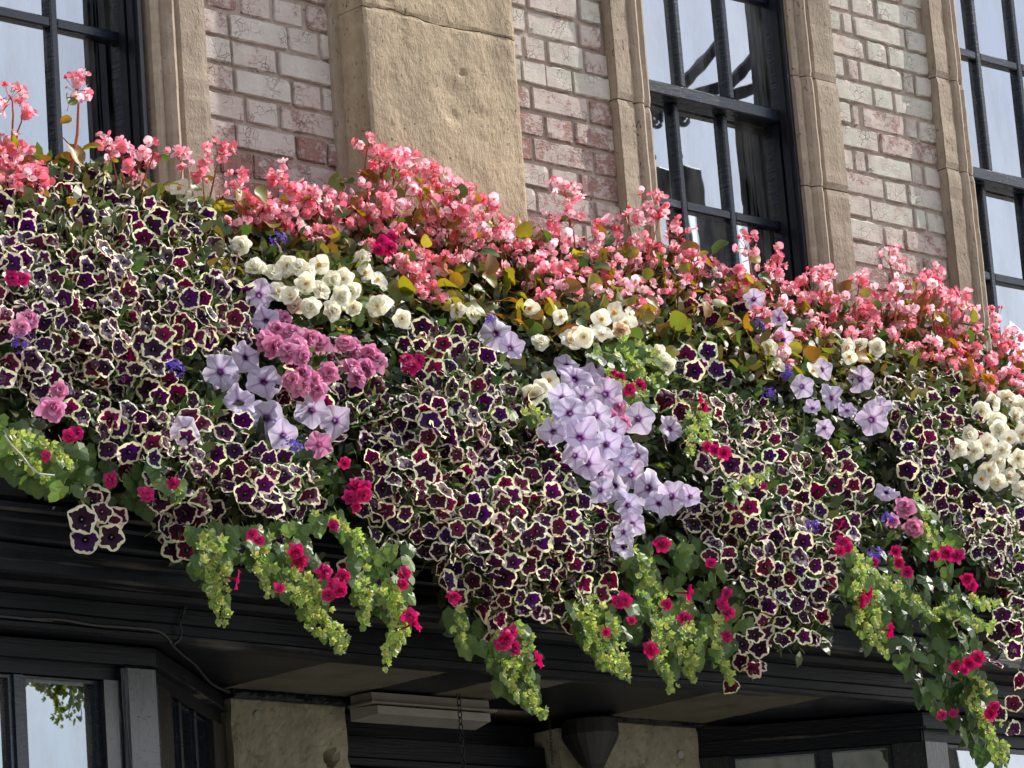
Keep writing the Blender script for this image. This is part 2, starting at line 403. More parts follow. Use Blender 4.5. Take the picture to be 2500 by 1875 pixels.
brick_panel(.0, .518, rowsM, 5.388, .0808, lambda z, x: .57+.02*math.sin(7*z)+(.03 if z > 5.2 else -.035), .5, 'painted brick panel between the stone pier and the middle window')
rowsR = [fr(1005, 1637, (1007, 1100), (1122, 1178), (1190, 1502), (1512, 1635)), fr(1022, 1647, (1024, 1248), (1268, 1382), (1396, 1645)), fr(1038, 1657, (1040, 1130), (1155, 1213), (1226, 1476), (1490, 1550), (1560, 1655)),
         fr(1055, 1672, (1057, 1300), (1316, 1424), (1440, 1670)), fr(1070, 1690, (1072, 1172), (1186, 1224), (1252, 1500), (1512, 1576), (1586, 1688)), fr(1085, 1702, (1087, 1335), (1356, 1700)), fr(1100, 1712, (1102, 1195), (1206, 1265), (1276, 1530), (1540, 1602), (1614, 1710)),
         fr(1113, 1727, (1115, 1370), (1382, 1506), (1524, 1725)), fr(1130, 1742, (1132, 1290), (1300, 1550), (1560, 1625), (1634, 1740)), fr(1143, 1752, (1145, 1366), (1380, 1496), (1502, 1750))]
brick_panel(1.556, 2.072, rowsR, 5.738, .0792, lambda z, x: .605+.02*math.sin(8*z) if z > 5.06 else .515, .75, 'painted brick panel, whitest and most crazed, right of the middle window')
bx('brick_wall', (-7, .0, 4.5), (-2.25, .1, 8.2), 'wall_render', PUB); bx('brick_wall', (3.06, .0, 4.5), (9, .1, 8.2), 'wall_render', PUB)

# -- stone pier with an open joint
def jtop(x): t = (x+.592)/.597; return .006*math.sin(9*t)+.008*noise.noise(Vector((x*22, 1, 1)))
def pier_fn(x, z):
    d = .0
    for (cx, cz, r, dep) in ((-.27, 5.02, .03, .006), (-.22, 5.16, .012, .010), (-.28, 5.10, .05, .005), (-.50, 5.33, .02, .006), (-.17, 5.05, .035, .004)):
        q = ((x-cx)/r)**2+((z-cz)/(r*.7))**2
        if q < 4: d += dep*math.exp(-q)
    d += .0018*max(0, noise.noise(Vector((x*26+z*18, 2, z*14-x*9))))+.004*max(0, noise.noise(Vector((x*7, 9, z*7))))
    return d
zj = 5.300
pm = MB(); pm.box((-.582, -.10, 4.4), (-.005, .10, 8.2)); PIER = part('stone_pier', mats(pm.mesh('pier_core'), 'mortar'), PUB, 'broad buff stone pier standing proud of the brickwork')
rough_block('stone', -.592, .005, 4.45, zj-.0015, -.12, .06, 'buff_stone', PIER, .010, .002, .006, pier_fn, top=jtop)
rough_block('stone', -.592, .005, zj+.0005, 6.1, -.121, .06, 'buff_stone', PIER, .010, .002, .005, pier_fn, bottom=lambda x: jtop(x)+.004*noise.noise(Vector((x*30, 5, 5))))
rough_block('stone', -.592, .005, 6.106, 8.2, -.12, .06, 'buff_stone', PIER, .03, .004, .006)
# narrow stone return strip beside the pier
bx('stone_strip', (-.63, -.012, 4.5), (-.585, .1, 8.2), 'jamb_stone', PUB)

# -- stone window surrounds: fillet, roll and flat, in blocks
def jamb(xa, xb, inner_left, joints, label):
    """inner_left: the window lies on the low-x side"""
    prof = [(0, .049), (0, -.018), (.012, -.024), (.028, -.020), (.034, -.016), (.044, -.034), (.058, -.042), (.070, -.036), (.078, -.024), (.084, -.022), (.092, -.033), (.16, -.036), (xb-xa-.008, -.034), (xb-xa, -.024), (xb-xa, .06)]
    root = None
    zs = [4.4]+joints+[8.2]
    for a, b in zip(zs[:-1], zs[1:]):
        m = MB(); vs = []; fs = []; a2, b2 = a+.0018, b-.0018; nz_ = max(4, int((b2-a2)/.02)); n = len(prof); off = random.uniform(-.002, .002)
        for j in range(nz_+1):
            z = a2+(b2-a2)*j/nz_; e = .004 if j in (0, nz_) else 0
            for i, (q, y) in enumerate(prof):
                x = xa+q if inner_left else xb-q
                dn = .003*noise.fractal(Vector((x*14, y*14, z*14)), 1, 2, 3) if 0 < i < n-1 else 0
                vs.append((x+dn*.5, y+off+dn+e*(1 if 0 < i < n-1 else 0), z))
        for j in range(nz_):
            for i in range(n-1):
                k = j*n+i; q = (k, k+1, k+n+1, k+n); fs.append(q if inner_left else q[::-1])
        fs.append(tuple(range(n))[::-1] if inner_left else tuple(range(n))); fs.append(tuple(nz_*n+i for i in (range(n) if inner_left else range(n-1, -1, -1))))
        m.add(vs, fs); me = mats(m.mesh('jamb_stone'), 'jamb_stone')
        if root is None: root = part('window_surround', me, PUB, label)
        else: part('jamb_stone', me, root)
jamb(-1.292, -1.104, True, [4.62, 5.55], 'moulded stone surround at the right edge of the left window')
jamb(.515, .675, False, [4.70, 5.235, 5.85], 'moulded stone surround left of the middle window')
jamb(1.357, 1.558, True, [4.66, 5.09, 5.46, 6.0], 'moulded stone surround right of the middle window')
jamb(2.068, 2.226, False, [4.72, 5.255, 5.575], 'moulded stone surround left of the right-hand window')
jamb(-2.26, -2.0, False, [5.3], 'moulded stone surround at the far side of the left window')
jamb(2.905, 3.06, True, [5.3], 'moulded stone surround at the far side of the right-hand window')

# -- sash windows
def sash(root, x0, x1, z0, z1, y, vbars, hbars, rail_b, rail_t, stile=.045, dep=.038, bar=.024):
    bx('sash_frame', (x0, y, z0), (x0+stile, y+dep, z1), 'sash_paint', root, bevel=.003); bx('sash_frame', (x1-stile, y, z0), (x1, y+dep, z1), 'sash_paint', root, bevel=.003)
    bx('sash_frame', (x0+stile, y-.002, z0), (x1-stile, y+dep-.002, z0+rail_b), 'sash_paint', root, bevel=.004); bx('sash_frame', (x0+stile, y-.002, z1-rail_t), (x1-stile, y+dep-.002, z1), 'sash_paint', root, bevel=.004)
    gx = [x0+stile]+[v for v in vbars]+[x1-stile]; gz = [z0+rail_b]+list(hbars)+[z1-rail_t]
    for v in vbars: bx('glazing_bar', (v-bar/2, y+.002, z0+rail_b), (v+bar/2, y+dep-.006, z1-rail_t), 'sash_paint', root, bevel=.004)
    for h in hbars:
        ed = [x0+stile]+[q for v in vbars for q in (v-bar/2, v+bar/2)]+[x1-stile]
        for a, b in zip(ed[::2], ed[1::2]): bx('glazing_bar', (a, y+.004, h-bar*.62), (b, y+dep-.008, h+bar*.62), 'sash_paint', root, bevel=.004)
    for i in range(len(gx)-1):
        for j in range(len(gz)-1):
            a, b, c, d_ = gx[i]+(bar/2 if i else 0), gx[i+1]-(bar/2 if i < len(gx)-2 else 0), gz[j]+(bar*.6 if j else 0), gz[j+1]-(bar*.6 if j < len(gz)-2 else 0)
            yy = y+dep*.62; t = random.uniform(-.0015, .0015); t2 = random.uniform(-.0015, .0015)
            m = MB(); m.add([(a, yy+t, c+t2*0), (b, yy-t, c), (b, yy-t+t2, d_), (a, yy+t+t2, d_)], [(0, 1, 2, 3)])
            part('pane', mats(m.mesh('pane'), 'window_glass'), root)
def window(x0, x1, meet, lo_bars, up_bars, sill_z, label):
    pitch = (x1-x0-.09)/3; vb = [x0+.045+pitch, x0+.045+2*pitch]
    xr = x1-.043                                   # face of the stone reveal; the sash box stands behind it
    m = MB(); m.box((x0-.03, .03, sill_z), (x0-.002, .16, 6.6)); m.box((x1+.002, .03, sill_z), (x1+.03, .16, 6.6))
    m.box((xr-.014, -.004, sill_z), (xr-.002, .040, 6.6)); m.box((xr-.020, .012, sill_z), (xr-.0145, .022, 6.6)); m.box((xr-.010, .041, sill_z), (x1+.002, .0485, 6.6)); m.box((xr-.012, .058, sill_z), (xr+.0, .086, meet-.05))
    root = part('sash_window', mats(m.mesh('window_box'), 'frame_paint'), PUB, label)
    sash(root, x0, x1, meet-.045, 6.5, .050, vb, up_bars, .042, .05)
    sash(root, x0, x1, sill_z, meet-.004, .090, vb, lo_bars, .07, .038)
    bx('sill', (x0-.05, -.06, sill_z-.07), (x1+.05, .16, sill_z-.003), 'jamb_stone', root)
    cm = MB(); n = 90; vs = []; fs = []
    for i in range(n+1):
        x = x0+(x1-x0)*i/n; y = .40+.022*math.sin(i*.55)+.014*math.sin(i*.23+1)+.01*noise.noise(Vector((i*.2, x0, 0)))
        vs += [(x, y, sill_z-.05), (x, y, 6.55)]
    for i in range(n): fs.append((2*i, 2*i+2, 2*i+3, 2*i+1))
    cm.add(vs, fs); part('net_curtain', mats(cm.mesh('net_curtain', True), 'net_curtain'), root)
    return root
window(-2.03, -1.266, 5.53, [5.137], [5.9], 4.675, 'left sash window, its bottom panes above the tall pink begonia stalk')
window(.640, 1.400, 5.364, [4.985, 4.66], [5.735, 6.1], 4.30, 'middle sash window with the meeting rail in view')
window(2.145, 2.905, 5.325, [4.958, 4.63], [5.733, 6.1], 4.30, 'right-hand sash window cut by the edge of the picture')

# -- black timber entablature over the shopfront, swept as separate mouldings
XL, XR = -6.0, 8.0
def moulding(name, prof, mat, label=None, amp=.0025, x0=XL, x1=XR):
    m = MB(); vs = []; fs = []; xs = [x0]+list(np.arange(max(x0, -2.6), min(x1, 1.9), .04))+[x1]; n = len(prof)
    for x in xs:
        for (y, z) in prof: vs.append((x, y+amp*noise.noise(Vector((x*5, z*30, 1))), z+amp*noise.noise(Vector((x*4, y*20, 8)))+.004*math.sin(x*2.1)))
    for i in range(len(xs)-1):
        for k in range(n): a = i*n+k; b = i*n+(k+1) % n; fs.append((a, a+n, b+n, b))
    fs.append(tuple(range(n))); fs.append(tuple((len(xs)-1)*n+k for k in range(n-1, -1, -1)))
    m.add(vs, fs); return part(name, mats(m.mesh(name), mat), PUB, label)
moulding('bottom_bead', [(-.45, 3.313), (-.502, 3.313), (-.512, 3.318), (-.512, 3.328), (-.503, 3.333), (-.45, 3.333)], 'weathered_timber')
moulding('fascia_board', [(-.30, 3.335), (-.497, 3.335), (-.497, 3.358), (-.503, 3.362), (-.503, 3.398), (-.30, 3.398)], 'black_paint', 'plain black fascia board under the hanging vines')
moulding('bed_moulding', [(-.30, 3.40), (-.508, 3.40), (-.525, 3.408), (-.54, 3.420), (-.54, 3.426), (-.30, 3.426)], 'black_paint')
moulding('cornice', [(-.30, 3.428), (-.592, 3.424), (-.603, 3.429), (-.603, 3.452), (-.596, 3.478), (-.596, 3.494), (-.30, 3.494)], 'weathered_timber', 'cornice with a worn bare lower edge', .004)
moulding('cornice', [(-.30, 3.497), (-.588, 3.497), (-.600, 3.504), (-.606, 3.510), (-.606, 3.545), (-.612, 3.552), (-.612, 3.566), (-.30, 3.566)], 'black_paint')
moulding('ledge', [(-.08, 3.569), (-.618, 3.569), (-.622, 3.575), (-.618, 3.590), (-.08, 3.60)], 'weathered_timber')
# soffit in boards, unpainted where the brush stopped
y0 = -.495
for (a, b, mt) in ((-6, -1.16, 'black_paint'), (-1.157, -.74, 'soffit_board'), (-.737, -.52, 'black_paint'), (-.517, -.29, 'soffit_board'), (-.287, .26, 'black_paint'), (.263, .665, 'soffit_board'), (.668, 8, 'black_paint')):
    for k in range(3):
        ya = y0+k*.166; bx('soffit_board', (a, ya, 3.316+.002*k), (b, ya+.163, 3.334), mt, PUB)
# -- stone pillars either side of the doorway
def hole(x, z):
    q = ((x+.790)/.018)**2+((z-3.155)/.022)**2
    return .07*math.exp(-q*q) if q < 3 else 0
def lowfn(x, z): return .006*max(0, noise.noise(Vector((x*16, 4, z*16))))
PL1 = rough_block('stone_pillar', -1.129, -.722, 2.2, 3.305, .0, .6, 'lower_stone', PUB, .012, .005, .008, lambda x, z: hole(x, z)+lowfn(x, z), 'buff stone pillar with a round hole, left of the doorway')
rough_block('stone_pillar', .253, .662, 2.2, 3.318, .0, .6, 'lower_stone', PUB, .012, .005, .008, lowfn, 'buff stone pillar right of the doorway, paint spot near its top')
rough_block('stone_pillar', .18, .25, 2.2, 3.30, .10, .62, 'lower_stone', PUB, .012, .004, .006, lowfn, 'narrow stone return beside the right pillar')
for (x, z) in ((-1.045, 3.255), (.575, 3.225)):
    m = MB(); m.lathe([(.0, -.004), (.011, -.004), (.0135, -.001), (.0135, .006)], 14); 
    o = part('paint_spot', mats(m.mesh('paint_spot'), 'lamp_lens'), PUB, loc=(x, .001, z)); o.rotation_euler = (math.radians(-90), 0, 0)
# rough dark lintel strip on top of each pillar
rough_block('lintel', -1.14, -.71, 3.296, 3.318, -.02, .3, 'black_paint', PUB, .012, .010, .004)
rough_block('lintel', .24, .675, 3.308, 3.330, -.02, .3, 'black_paint', PUB, .012, .010, .004)
# doorway head: stepped dark boards
for k, (za, zb, yy) in enumerate(((3.255, 3.318, .20), (3.19, 3.252, .16), (3.165, 3.187, .14), (3.135, 3.162, .155), (3.105, 3.132, .14), (3.06, 3.102, .17), (2.0, 3.057, .30))):
    bx('door_head_board', (-.722, yy, za), (.178, .55, zb), 'black_paint', PUB, bevel=.003)

# -- bay windows of the shopfront
def quad_box(m, P0, P1, z0, z1, d0, d1):
    """upright slab along plan line P0-P1, between depths d0 (outer) and d1 (inner) measured inwards"""
    dx, dy = P1[0]-P0[0], P1[1]-P0[1]; L = math.hypot(dx, dy); n = (-dy/L, dx/L)
    vs = [(p[0]+n[0]*d, p[1]+n[1]*d, z) for z in (z0, z1) for d in (d0, d1) for p in (P0, P1)]
    m.add(vs, [(0, 1, 3, 2), (4, 6, 7, 5), (0, 4, 5, 1), (2, 3, 7, 6), (0, 2, 6, 4), (1, 5, 7, 3)])
def lerp2(a, b, t): return (a[0]+(b[0]-a[0])*t, a[1]+(b[1]-a[1])*t)
def bay_side(root, P0, P1, bars, zt, stile, send=None, head=.042, fz=.042):
    send = send or stile
    L = math.hypot(P1[0]-P0[0], P1[1]-P0[1]); T = lambda s: lerp2(P0, P1, s/L)
    def bit(name, a, b, z0, z1, d0, d1, mt='black_paint'):
        m = MB(); quad_box(m, T(a), T(b), z0, z1, d0, d1); part(name, mats(m.mesh(name), mt), root)
    bit('bay_frieze', 0, L, zt-fz, zt, 0, .08); bit('bay_head', 0, L, zt-fz-head, zt-fz-.002, .012, .08)
    bit('bay_rail', 0, L, zt-fz-.006, zt-fz, -.008, .05, 'weathered_timber')
    zb = zt-fz-head-.003; ed = [0]+[q for b in bars for q in (b-.014, b+.014)]+[L]
    bit('stile', 0, stile, .9, zb, 0, .07, 'post_paint'); bit('stile', L-send, L, .9, zb, 0, .07, 'post_paint')
    for b in bars: bit('glazing_bar', b-.014, b+.014, .9, zb, .014, .06, 'sash_paint')
    bit('bay_apron', 0, L, 0, .9, 0, .1)
    ed[0] = stile; ed[-1] = L-send
    for a, b in zip(ed[::2], ed[1::2]):
        bit('glazing_bead', a, a+.012, .9, zb, .022, .05, 'sash_paint'); bit('glazing_bead', b-.012, b, .9, zb, .022, .05, 'sash_paint')
        bit('glazing_bead', a+.012, b-.012, zb-.008, zb, .022, .05, 'sash_paint')
        m = MB(); A, B = T(a+.012), T(b-.012); dx, dy = B[0]-A[0], B[1]-A[1]; q = math.hypot(dx, dy); n = (-dy/q*.04, dx/q*.04); z1 = zb-.008
        m.add([(A[0]+n[0], A[1]+n[1], .9), (B[0]+n[0], B[1]+n[1], .9), (B[0]+n[0], B[1]+n[1], z1), (A[0]+n[0], A[1]+n[1], z1)], [(0, 1, 2, 3)])
        part('pane', mats(m.mesh('pane'), 'window_glass'), root)
def bay(pts, sides, label, zt=3.308):
    m = MB(); m.add([(x, y+.08, zt-.02) for x, y in pts]+[(x, y+.08, zt-.005) for x, y in pts], [tuple(range(len(pts)))[::-1], tuple(len(pts)+i for i in range(len(pts)))])
    root = part('bay_window', mats(m.mesh('bay_ceiling'), 'room_dark'), PUB, label)
    for q in sides: bay_side(root, pts[q[0]], pts[q[0]+1], q[1], zt, *q[2:])
    return root
bay([(-4.0, 0), (-3.45, -.45), (-1.745, -.45), (-1.14, .02)], [(0, [.35], .07), (1, [.45, .86, 1.295], .07, .165), (2, [.30, .47], .15)], 'left bay window reflecting bright sky')
bay([(.668, .02), (1.155, -.45), (3.2, -.45), (3.68, .02)], [(0, [.375], .10), (1, [.62, 1.0, 1.4], .10), (2, [.35], .08)], 'right bay window with dull panes, low at the right')
bx('corner_post', (-1.862, -.470, 0), (-1.752, -.40, 3.262), 'post_paint', PUB, 'glossy black corner post of the left bay', bevel=.012)

# ------------------------------------------------------------------ fixtures under the fascia
def bulkhead():
    yl = -.10; x0, x1 = sight(884, 1745, yl).x, sight(1186, 1745, yl).x; zr = .5*(sight(962, 1724, yl-.03).z+sight(1180, 1737, yl-.03).z); zc = zr
    t = empty('bulkhead_lamp', ((x0+x1)/2, yl, zc), 'grey rectangular bulkhead lamp over the doorway, chain in front', 'lamp')
    def wedge(name, xa, xb, ya, yb, z0, z1, inset, mt):
        m = MB(); i = inset
        vs = [(xa+i, ya, z0+i*.4), (xb-i, ya, z0+i*.4), (xb-i, ya, z1-i*.2), (xa+i, ya, z1-i*.2), (xa, yb, z0), (xb, yb, z0), (xb, yb, z1), (xa, yb, z1)]
        m.add(vs, [(0, 1, 2, 3), (1, 5, 6, 2), (5, 4, 7, 6), (4, 0, 3, 7), (3, 2, 6, 7), (4, 5, 1, 0)]); part(name, mats(m.mesh(name), mt), t)
    wedge('housing', x0+.006, x1-.008, yl-.03, yl+.05, zr+.0065, min(zr+.042, 3.314), .006, 'lamp_grey')
    wedge('rim', x0-.004, x1+.004, yl-.045, yl+.05, zr, zr+.006, .002, 'lamp_grey')
    wedge('lens', x0, x1, yl-.04, yl+.047, zr-.036, zr-.0005, .022, 'lamp_lens')
    m = MB(); m.lathe([(0, 0), (.007, 0), (.008, -.006)], 12); o = part('screw', mats(m.mesh('screw'), 'lamp_grey'), t, loc=(x0+.55*(x1-x0), yl-.0295, zr+.026)); o.rotation_euler = (math.radians(90), 0, 0)
bulkhead()
def chain(name, top, n, link, wire, label, cat='chain'):
    t = empty(name, top, label, cat); pts = []
    m = MB(); q = 16
    ring = [(.32*link*math.cos(2*math.pi*k/q), 0, .5*link*math.sin(2*math.pi*k/q)) for k in range(q)]
    m.tube(ring, wire, 6, closed=True); me = mats(m.mesh('link', True), 'iron')
    for k in range(n):
        o = part('link', me, t, loc=(top[0]+random.uniform(-.001, .001), top[1], top[2]-link*.78*(k+.5))); o.rotation_euler = (0, random.uniform(-.06, .06), (math.pi/2 if k % 2 else .25))
chain('chain', tuple(sight(1119, 1692, -.17)), 12, .022, .0017, 'thin black chain hanging in front of the grey bulkhead lamp')
chain('chain', tuple(sight(1340, 1745, .05)), 14, .013, .0010, 'very fine chain hanging by the tip of the longest vine')
def hanging_fixture():
    a = sight(1431, 1668, .0); a.z = min(a.z, 3.312)
    t = empty('hanging_bracket', a, 'black iron funnel-shaped bracket with a rod and ring, left of the right pillar', 'bracket')
    m = MB(); m.lathe([(.07, 0), (.082, -.008), (.084, -.05), (.076, -.068), (.036, -.135), (.014, -.155), (.009, -.165)], 20, tuple(a)); part('funnel', mats(m.mesh('funnel', False), 'iron'), t)
    m = MB(); m.tube([(a.x, a.y, a.z-.16), (a.x+.001, a.y, a.z-.6)], .0085, 8); part('rod', mats(m.mesh('rod', True), 'iron'), t)
    m = MB(); c = Vector((a.x, a.y-.004, a.z-.262)); m.tube([(c.x+.017*math.cos(2*math.pi*k/20), c.y, c.z+.024*math.sin(2*math.pi*k/20)) for k in range(20)], .0022, 6, closed=True); part('ring', mats(m.mesh('ring', True), 'iron'), t)
hanging_fixture()
def cable(name, pts, r, label):
    m = MB(); P = [Vector(p) for p in pts]; Q = []
    for i in range(len(P)-1):
        p0, p1, p2, p3 = P[max(i-1, 0)], P[i], P[i+1], P[min(i+2, len(P)-1)]
        for k in range(5):
            t = k/5; Q.append(.5*((2*p1)+(p2-p0)*t+(2*p0-5*p1+4*p2-p3)*t*t+(3*p1-p0-3*p2+p3)*t**3))
    Q.append(P[-1]); m.tube(Q, r, 6); return solid(name, mats(m.mesh(name, True), 'cable_black'), label, 'cable')
cable('cable', [(-4, -.512, 3.352)]+[tuple(sight(x, y, -.512)) for x, y in ((0, 1504), (70, 1510), (150, 1513), (230, 1526), (330, 1533), (385, 1540), (412, 1560))]+[tuple(sight(420, 1574, -.50)), tuple(sight(445, 1598, -.40)), tuple(sight(475, 1622, -.28)), tuple(sight(515, 1668, -.12)), tuple(sight(560, 1690, -.03))], .0045, 'black cable running along the fascia and down the side of the left bay')
cable('cable', [tuple(sight(x, y, -.512)) for x, y in ((452, 1478), (446, 1500), (440, 1520), (444, 1545), (438, 1560), (424, 1573))], .0032, 'short black cable dropping down the fascia at its board joint')

# ------------------------------------------------------------------ timber sign post standing out in the street (seen mirrored in the middle window)
def mir(px, py, d=2.6):
    p = sight(px, py, .075+d); return Vector((p.x, .075-d, p.z))
sp = mir(1702, 400); t = empty('sign_post', (sp.x, sp.y, 0), 'black timber sign post with scrolled iron, mirrored in the panes of the middle window', 'sign post')
bx('post', (sp.x-.055, sp.y-.055, 0), (sp.x+.055, sp.y+.055, sp.z), 'black_paint', t, bevel=.006)
m = MB(); m.lathe([(.012, 0), (.012, .04), (.024, .05), (.024, .062), (0, .064)], 12, (sp.x-.03, sp.y, sp.z)); part('finial', mats(m.mesh('finial'), 'iron'), t)
def beam(name, a, b, th):
    m = MB(); a, b = Vector(a), Vector(b); d = (b-a).normalized(); x = d.cross(Vector((0, 1, 0))).normalized()*th/2; y = Vector((0, th*.35, 0))
    vs = [tuple(p+sx*x+sy*y) for p in (a, b) for sx, sy in ((-1, -1), (1, -1), (1, 1), (-1, 1))]
    m.add(vs, [(0, 1, 2, 3), (7, 6, 5, 4), (0, 4, 5, 1), (1, 5, 6, 2), (2, 6, 7, 3), (3, 7, 4, 0)]); part(name, mats(m.mesh(name), 'black_paint'), t)
beam('stay', mir(1610, 335), mir(1900, 15), .042); beam('arm', mir(1640, 262), mir(1940, 165), .05); beam('side_post', mir(1618, 200), mir(1632, 720), .05)
cx = mir(1694, 268); m = MB(); m.tube([(cx.x+.052*math.exp(-.13*k*.35)*math.cos(.35*k-.6), cx.y, cx.z-.052*math.exp(-.13*k*.35)*math.sin(.35*k-.6)) for k in range(34)], .010, 6); part('scroll', mats(m.mesh('scroll', True), 'iron'), t)
cx = mir(1672, 325); m = MB(); m.tube([(cx.x+.022*math.cos(.35*k), cx.y, cx.z+.022*math.sin(.35*k)) for k in range(18)], .009, 6, closed=True); part('scroll', mats(m.mesh('scroll', True), 'iron'), t)

# ------------------------------------------------------------------ shaded stone front, added across the street for a dull reflection in right canted panes
ob = empty('added_opposite_building', (-18, -17, 0), 'plain stone building added out of view across the street, mirrored in the low right-hand panes', 'building')
bx('wall', (-40, -27, 0), (-2, -17.0, 12.5), 'lower_stone', ob); bx('roof', (-40.3, -27.3, 12.5), (-1.7, -16.6, 13.0), 'frame_paint', ob)
for kx in range(11):
    for kz in range(3):
        xw = -38.2+kx*3.4; zw = 1.2+kz*3.9
        w = MB(); w.box((xw-.75, -17.0, zw-.1), (xw+.75, -16.88, zw)); w.box((xw-.75, -17.0, zw+2.1), (xw+.75, -16.9, zw+2.25)); w.box((xw-.04, -16.985, zw), (xw+.04, -16.95, zw+2.1))
        wn = part('window', mats(w.mesh('window'), 'sash_paint'), ob)
        g = MB(); g.add([(xw+.6, -16.99, zw), (xw-.6, -16.99, zw), (xw-.6, -16.99, zw+2.1), (xw+.6, -16.99, zw+2.1)], [(0, 1, 2, 3)]); part('pane', mats(g.mesh('pane'), 'room_dark'), wn)

# ------------------------------------------------------------------ flower troughs (mostly hidden by the planting)
def trough(x0, x1, yf, yb, z0, z1, label):
    t = empty('flower_trough', ((x0+x1)/2, (yf+yb)/2, z0), label, 'planter', 'planters hidden in the flowers')
    bx('box', (x0, yf, z0), (x1, yb, z1), 'trough_black', t, bevel=.01); bx('soil', (x0+.02, yf+.02, z1+.002), (x1-.02, yb-.02, z1+.012), 'soil', t)
for k in range(5):
    trough(-3.3+k*1.13, -2.22+k*1.13, -.60, -.30, 3.603, 3.80, 'black fascia trough buried under the petunias, %s' % ('beyond the left edge of the picture', 'below the left petunia mound', 'below the white begonias', 'below the pale lilac petunias', 'below the right petunias')[k])
for k in range(5):
    trough(-3.3+k*1.13, -2.22+k*1.13, -.25, -.03, 4.0, 4.2, 'black upper trough at sill height behind the begonias, %s' % ('beyond the left edge', 'under the left window', 'in front of the stone pier', 'under the middle window', 'under the right-hand brick panel')[k])
    bx('bracket', (-3.2+k*1.13, -.2, 3.95), (-3.15+k*1.13, .0, 3.998), 'iron', bpy.data.objects['flower_trough' if k == 0 else 'flower_trough.%03d' % k])
#PLANTS
# ================================================================== PLANTS
UX = [0, 150, 350, 500, 700, 1000, 1300, 1500, 1800, 2000, 2212]
TOPV = [330, 350, 400, 450, 440, 470, 520, 570, 640, 680, 760]
BOTV = [1000, 1060, 1180, 1240, 1290, 1320, 1360, 1400, 1420, 1500, 1620]
def vpar(u, v):
    T = np.interp(u, UX, TOPV); B = np.interp(u, UX, BOTV); return (v-T)/(B-T)
MOUNDS = [(60, 620, 150), (260, 560, 190), (420, 660, 150), (430, 960, 130), (590, 1020, 110), (1000, 880, 170), (1120, 1120, 190), (900, 1050, 130), (1260, 920, 110), (1600, 1010, 150), (1720, 1200, 130), (2010, 900, 150), (2150, 1180, 120), (2170, 1380, 100), (640, 760, 90), (680, 600, 110), (1300, 700, 100), (2170, 940, 90)]
def Ysurf(u, v):
    t = vpar(u, v)
    y = np.interp(t, [-.5, 0, .22, .5, .75, 1.0, 1.3], [-.16, -.22, -.46, -.72, -.85, -.88, -.86])
    b = max(math.exp(-((u-a)**2+(1.1*(v-c))**2)/(r*r)) for a, c, r in MOUNDS)
    y += .075 - .20*b*min(1, max(0, t*4))
    return y + .045*noise.noise(Vector((u/130, v/130, 3))) + .03*noise.noise(Vector((u/50, v/50, 9)))
def surf(u, v, dy=0): return at(u, v, Ysurf(u, v)+dy)
def nbase(u, v):
    t = vpar(u, v); return Vector((0.05, -np.interp(t, [0, .5, 1], [.55, .92, 1.0]), np.interp(t, [0, .5, 1], [.80, .38, .0]))).normalized()
def inside(poly, u, v):
    r = False; j = len(poly)-1
    for i in range(len(poly)):
        (xi, yi), (xj, yj) = poly[i], poly[j]
        if (yi > v) != (yj > v) and u < (xj-xi)*(v-yi)/(yj-yi)+xi: r = not r
        j = i
    return r
def scatter(poly, dmin, tries=30, avoid=(), keep=1.0):
    xs = [p[0] for p in poly]; ys = [p[1] for p in poly]; pts = []; cell = {}
    n = int((max(xs)-min(xs))*(max(ys)-min(ys))/(dmin*dmin)*tries/4)+20
    for _ in range(n):
        u, v = random.uniform(min(xs), max(xs)), random.uniform(min(ys), max(ys))
        if not inside(poly, u, v): continue
        if any((u-a)**2+(v-b)**2 < r*r for a, b, r in avoid): continue
        k = (int(u//dmin), int(v//dmin)); ok = True
        for di in (-1, 0, 1):
            for dj in (-1, 0, 1):
                for (a, b) in cell.get((k[0]+di, k[1]+dj), ()):
                    if (a-u)**2+(b-v)**2 < dmin*dmin: ok = False
        if ok: cell.setdefault(k, []).append((u, v)); pts.append((u, v))
    return [p for p in pts if random.random() < keep]
def rv(): return Vector(rng.normal(size=3)).normalized()
def facing(n, spin=None):
    q = n.to_track_quat('Z', 'Y').to_matrix(); s = random.uniform(0, 2*math.pi) if spin is None else spin
    return q @ Matrix.Rotation(s, 3, 'Z')
def hang(n, tipdown=1.0):
    """leaf frame: local z = n, local y (towards the tip) as near straight down as n allows"""
    n = n.normalized(); y = Vector((random.uniform(-.6, .6), random.uniform(-.2, .2), -tipdown)); y = (y-n*y.dot(n)).normalized(); x = y.cross(n)
    return Matrix((x, y, n)).transposed()
def jit(c, k=.1): return tuple(max(0, x*(1+random.uniform(-k, k))) for x in c)

